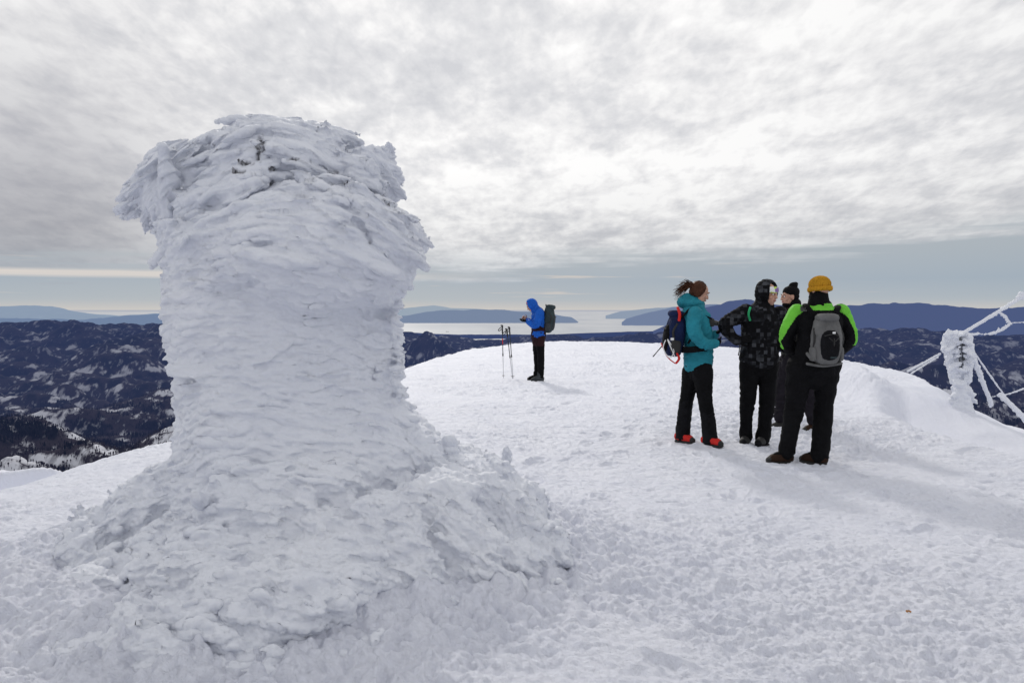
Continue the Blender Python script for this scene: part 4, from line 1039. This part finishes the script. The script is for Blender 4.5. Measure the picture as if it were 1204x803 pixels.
s = S(); s.chain([P(640, 378, -.19)+p3.o-gb, P(700, 386, -.21)+p3.o-gb, P(765, 376, -.17)+p3.o-gb], [(.03, .014)]*3, side=(0, 1, 0), n=10); s.build('base_panel', grey, bt)
s = S(); s.chain([P(640, 340, -.17)+p3.o-gb, P(655, 355, -.21)+p3.o-gb, P(672, 360, -.24)+p3.o-gb], [.016, .02, .016], n=10); s.build('side_wing', grey, bt)
# badge marks on the pack
s = S(); s.sbox(bq(.0, .150, .075), (.014, .003, .009)); s.build('logo_patch', white_c, bt)
s = S(); s.sbox(bq(.0, .148, -.150), (.030, .003, .007)); s.build('logo_patch', slate, bt)
s = S(); s.chain([bq(-.045, .150, .03), bq(0, .158, -.005), bq(.045, .150, .03)], [.004]*3, n=6); s.chain([bq(0, .155, .02), bq(0, .155, -.04)], [.005]*2, n=6, sub=1); s.build('zip_puller', rubber, bt)

# ---- man in blue by the poles
CR2 = (570, 330, 5.736)
p5 = Per(15.97, 350, 0, 'man in bright blue hooded jacket looking down at a phone beside planted poles', *CR2); P = p5.P
hs, q, M = head(p5.root, P(316, 172, 0), (-1, -.12, -.62), .95)
armR = [P(372, 215, -.17), P(355, 270, -.2), P(340, 305, -.19), P(300, 282, -.10), P(288, 272, -.06)]
armL = [P(360, 215, .17), P(345, 270, .2), P(325, 300, .18), P(300, 275, .09), P(285, 266, .06)]
legA = [P(352, 390, .08), P(350, 500, .09), P(355, 570, .1), P(350, 640, .1)]
legB = [P(372, 390, -.08), P(378, 510, -.08), P(378, 580, -.08), P(378, 650, -.08)]
body = mk_body(p5, hs, [P(352, 215, 0), P(335, 190, 0)], [(P(362, 370, 0), (.15, .12), (0, 1, 0)), (P(362, 300, 0), (.15, .12)), (P(360, 240, 0), (.17, .12)), (P(355, 215, 0), (.1, .09))],
    [(armR, [.07, .06, .055, .045, .03]), (armL, [.07, .06, .055, .045, .03]), (legA, [.1, .08, .06, .05]), (legB, [.1, .08, .06, .05])], [dict(wrist=armL[-1], d=(-.7, -.1, .5), palm_n=(0, -1, 0), curl=.7)])
face_parts(body, q, M, .95)
s = S(); s.chain([P(362, 362, 0), P(362, 330, 0), P(362, 280, 0), P(362, 240, 0), P(358, 212, 0), P(350, 198, 0)], [(.18, .145), (.17, .135), (.17, .14), (.19, .14), (.15, .12), (.09, .09)], side=(0, 1, 0), n=28)
s.chain(armR, [.082, .076, .068, .055, .045]); s.chain(armL, [.082, .076, .066, .055, .045])
s.build('jacket', blue, p5.root, voxel=.011, smooth=3, disp=wrinkle(.012, 7, 2.0))
s = S()
for a in np.linspace(-2.25, 2.25, 17):
    for e_ in np.linspace(-1.1, 1.45, 10):
        s.ell(q(.098*math.sin(a)*math.cos(e_), -.015-.110*math.cos(a)*math.cos(e_), .025+.115*math.sin(e_)), .026, nu=8, nv=6)
s.chain([P(352, 215, 0), P(340, 190, 0)], [(.11, .10), (.10, .10)], n=20, sub=1, side=(0, 1, 0))
s.build('hood', blue, p5.root, voxel=.010, smooth=3)
s = S()
for a in np.linspace(0, 2*math.pi, 28): s.ell(q(.083*math.cos(a), .055, .02+.098*math.sin(a)), .010, nu=8, nv=6)
s.build('hood_lining', orange, p5.root, voxel=.008, smooth=1)
s = S(); s.chain([P(362, 350, 0), P(362, 385, 0), P(362, 410, 0)], [(.15, .17), (.145, .16), (.12, .13)], n=24); s.chain(legA, [.100, .070, .062, .050]); s.chain(legB, [.100, .072, .066, .052])
jo = s.build('trousers', [black, maroon], p5.root, voxel=.010, smooth=2, disp=wrinkle(.009, 8, 2.3)); zc = P(0, 440, 0)[2]; paint(jo, lambda c: (c[:, 2] > zc).astype(int))
boot(p5.root, p5.XY(345, .1), (-1, 0), black, rubber); boot(p5.root, p5.XY(370, -.08), (-1, -.05), dgrey, rubber, trim=tealb)
gl = S(); hand(gl, armR[-1], (-.95, .1, .0), (0, .3, .9), curl=.35, r=.012, k=1.05, thumb=1); gl.build('glove', black, p5.root, voxel=.007, smooth=1)
ph = thing('phone', P(264, 262, -.03)+p5.o, 'small black phone held up by the man in blue', 'phone')
s = S(); s.sbox((0, 0, 0), (.072, .038, .006), Matrix.Rotation(R(12), 3, 'Y'), e=.25); po_ = s.build('casing', rubber, ph)
s = S(); s.sbox(np.array([.0, 0, .0055]), (.066, .034, .002), Matrix.Rotation(R(12), 3, 'Y'), e=.2); s.build('screen', plain('screen_glass', (.02, .02, .025), .1), ph)
ub = P(432, 262, .0)+p5.o
bt, bq = backpack(ub, unit((1, -.15, 0)), (.135, .105, .27), slate, dgrey, slate, 'slate grey hiking rucksack on the man in blue',
    [[P(405, 215, -.12)+p5.o, P(385, 196, -.13)+p5.o, P(358, 205, -.17)+p5.o, P(345, 235, -.18)+p5.o, P(352, 290, -.2)+p5.o, P(390, 320, -.17)+p5.o], [P(405, 215, .12)+p5.o, P(385, 196, .13)+p5.o, P(350, 205, .15)+p5.o, P(330, 240, .16)+p5.o, P(390, 320, .15)+p5.o]],
    belt=[P(405, 330, -.12)+p5.o, P(370, 328, -.19)+p5.o, P(335, 330, -.15)+p5.o, P(318, 332, -.03)+p5.o], extra=maroon, lean=.1, sidem=dgrey)
# planted poles
def CP(cx, cy, Y): return W(570+cx/5.736, 330+cy/5.736, Y)
grp = 'trekking poles planted in the snow'
for (tx, ty, bx, Y, lab, acc, sh) in [(118, 305, 126, 16.9, 'leftmost planted trekking pole with a red band and bent over grip', red, silver),
                                  (148, 330, 188, 16.8, 'lower of the two leaning trekking poles that cross at the tips', black2, silver),
                                  (166, 318, 192, 16.7, 'planted trekking pole nearest the man in blue', dgrey, silver)]:
    tip = CP(bx, 640, Y); tip[2] = ground_z(tip[0], Y)-.02; pole(CP(tx, ty, Y), tip, lab, grp, shaft=sh, accent=acc)

# dropped orange scrap
sp_ = W(1068, 733, 3.72); z = ground_z(sp_[0], sp_[1])
o = S(); o.chain([(-.012, 0, .004), (0, .004, .008), (.012, -.003, .003)], [(.007, .003)]*3, n=8); so = o.build('orange_peel', plain('peel', (.38, .17, .05), .6)); so.scale = (.8, .8, .8)
so.location = (sp_[0], sp_[1], z+.002); tag(so, 'tiny curl of orange peel lying on the snow', 'litter')

# ------------------------------------------------------------------ light and sky
SUN_AZ, SUN_EL = R(-11), R(31)       # azimuth from +Y towards +X
sd = np.array([math.sin(SUN_AZ)*math.cos(SUN_EL), math.cos(SUN_AZ)*math.cos(SUN_EL), math.sin(SUN_EL)])
ld = bpy.data.lights.new('sun', 'SUN'); ld.energy = 1.2; ld.angle = R(4.5); ld.color = (1, .95, .88)
lo = bpy.data.objects.new('sun', ld); C.objects.link(lo); lo.rotation_euler = Vector(sd).to_track_quat('Z', 'Y').to_euler()

wd = bpy.data.worlds.new('World'); scene.world = wd; wd.use_nodes = True; nt = wd.node_tree; bg = nt.nodes['Background']
tc = N(nt, 'ShaderNodeTexCoord'); dirv = tc.outputs['Generated']
sep = N(nt, 'ShaderNodeSeparateXYZ'); nt.links.new(dirv, sep.inputs[0])
z = sep.outputs[2]; zc = mth(nt, 'MAXIMUM', z, 0.0)
inv = mth(nt, 'DIVIDE', 1.0, mth(nt, 'ADD', zc, .26))
cmb = N(nt, 'ShaderNodeCombineXYZ')
nt.links.new(mth(nt, 'MULTIPLY', sep.outputs[0], inv), cmb.inputs[0]); nt.links.new(mth(nt, 'MULTIPLY', sep.outputs[1], inv), cmb.inputs[1])
plane = cmb.outputs[0]
inv2 = mth(nt, 'DIVIDE', 1.0, mth(nt, 'ADD', zc, .135)); cmb2 = N(nt, 'ShaderNodeCombineXYZ')
nt.links.new(mth(nt, 'MULTIPLY', sep.outputs[0], inv2), cmb2.inputs[0]); nt.links.new(mth(nt, 'MULTIPLY', sep.outputs[1], inv2), cmb2.inputs[1])
plane2 = cmb2.outputs[0]
def noise(scale, detail, rough, vec, dist=0.0, off=(0, 0, 0), sc=(1, 1, 1), rot=0.0):
    mp = N(nt, 'ShaderNodeMapping'); mp.inputs['Location'].default_value = off; mp.inputs['Scale'].default_value = sc; mp.inputs['Rotation'].default_value = (0, 0, rot); nt.links.new(vec, mp.inputs['Vector'])
    n = N(nt, 'ShaderNodeTexNoise', Scale=scale, Detail=detail, Roughness=rough, Distortion=dist); nt.links.new(mp.outputs[0], n.inputs['Vector']); return n.outputs[0]
big = noise(.9, 5.0, .5, plane2, .3, (3.1, 1.7, 0))
mid = noise(3.6, 7.0, .56, plane2, .25, (0, 4, 0), (1.25, .9, 1), .35)
fin = noise(20.0, 4.0, .55, plane, .2, (2, 1, 0), (1.5, .8, 1), .5)
v = mth(nt, 'ADD', mth(nt, 'MULTIPLY', big, .38), mth(nt, 'ADD', mth(nt, 'MULTIPLY', mid, .42), mth(nt, 'MULTIPLY', fin, .20)))
cloud = ramp(nt, v, [(.37, (.56, .57, .605)), (.45, (.67, .675, .70)), (.50, (.765, .765, .78)), (.57, (.88, .88, .885))])
# glow round the veiled sun
dt = N(nt, 'ShaderNodeVectorMath', operation='DOT_PRODUCT'); nt.links.new(dirv, dt.inputs[0]); dt.inputs[1].default_value = tuple(sd)
gl_ = mth(nt, 'POWER', mth(nt, 'MAXIMUM', dt.outputs['Value'], 0.0), 5.0)
cloud = mixc(nt, 1.0, cloud, mixc(nt, gl_, (1, 1, 1), (1.22, 1.21, 1.19)), 'MULTIPLY')
# darker bank low on the left
dl = N(nt, 'ShaderNodeVectorMath', operation='DOT_PRODUCT'); nt.links.new(dirv, dl.inputs[0]); dl.inputs[1].default_value = (math.sin(R(-31))*math.cos(R(6)), math.cos(R(-31))*math.cos(R(6)), math.sin(R(6)))
dk = mth(nt, 'POWER', mth(nt, 'MAXIMUM', dl.outputs['Value'], 0.0), 60.0)
cloud = mixc(nt, mth(nt, 'MULTIPLY', dk, .7), cloud, (.33, .335, .38))
# clear strip under the cloud deck
sky = N(nt, 'ShaderNodeTexSky'); sky.sky_type = 'NISHITA'; sky.sun_disc = False; sky.sun_elevation = SUN_EL; sky.sun_rotation = SUN_AZ; sky.dust_density = 2.5
skyc = mixc(nt, 1.0, sky.outputs[0], (.09, .09, .09), 'MULTIPLY')
strip = ramp(nt, z, [(0.0, (.60, .585, .56)), (.005, (.52, .53, .54)), (.013, (.42, .475, .525)), (.035, (.36, .43, .505)), (.07, (.40, .45, .50)), (.2, (.5, .52, .55))])
clear = mixc(nt, .04, strip, skyc)
# deck lower edge wanders with azimuth; long streaks
azn = N(nt, 'ShaderNodeCombineXYZ'); nt.links.new(mth(nt, 'MULTIPLY', sep.outputs[0], 1.0), azn.inputs[0]); nt.links.new(mth(nt, 'MULTIPLY', z, 1.0), azn.inputs[2])
st = noise(1.0, 6.0, .55, azn.outputs[0], .0, (1.3, 0, .4), (4.0, 1, 60.0))
edge = mth(nt, 'ADD', mth(nt, 'SUBTRACT', z, mth(nt, 'MULTIPLY', mth(nt, 'MAXIMUM', mth(nt, 'ADD', sep.outputs[0], .12), 0.0), .045)), mth(nt, 'MULTIPLY', mth(nt, 'SUBTRACT', st, .5), .11))
mask = ramp(nt, edge, [(.040, 0.0), (.062, .8), (.09, 1.0)])
# cream streaks in the strip
st2 = noise(1.0, 5.0, .6, azn.outputs[0], .0, (5.3, 0, 2.4), (5.0, 1, 150.0))
cream = ramp(nt, st2, [(.60, 0.0), (.68, .75)])
cream = mth(nt, 'MULTIPLY', cream, ramp(nt, z, [(.010, 0.0), (.018, 1.0), (.06, 1.0), (.08, 0.0)]))
clear = mixc(nt, cream, clear, (.66, .60, .55))
wl = mth(nt, 'MULTIPLY', ramp(nt, mth(nt, 'ADD', z, mth(nt, 'MULTIPLY', mth(nt, 'SUBTRACT', st2, .5), .006)), [(.036, 0.0), (.0395, 1.0), (.0425, 1.0), (.047, 0.0)]), ramp(nt, mth(nt, 'MULTIPLY', sep.outputs[0], -1.0), [(.0, 0.0), (.35, .9)]))
# dark belly of the deck near its edge
belly = ramp(nt, z, [(.03, (.74, .765, .80)), (.085, (.86, .865, .87)), (.17, (1, 1, 1))])
cloud = mixc(nt, 1.0, cloud, belly, 'MULTIPLY')
col = mixc(nt, mask, clear, cloud)
col = mixc(nt, wl, col, (.74, .68, .63))
below = mth(nt, 'LESS_THAN', z, 0.0)
col = mixc(nt, below, col, (.44, .46, .52))
nt.links.new(col, bg.inputs['Color']); bg.inputs['Strength'].default_value = 1.0
wd.cycles.sampling_method = 'MANUAL'; wd.cycles.sample_map_resolution = 512

scene.view_settings.view_transform = 'Standard'; scene.view_settings.look = 'None'; scene.view_settings.exposure = 0
scene.cycles.max_bounces = 8; scene.cycles.diffuse_bounces = 6; scene.cycles.glossy_bounces = 2
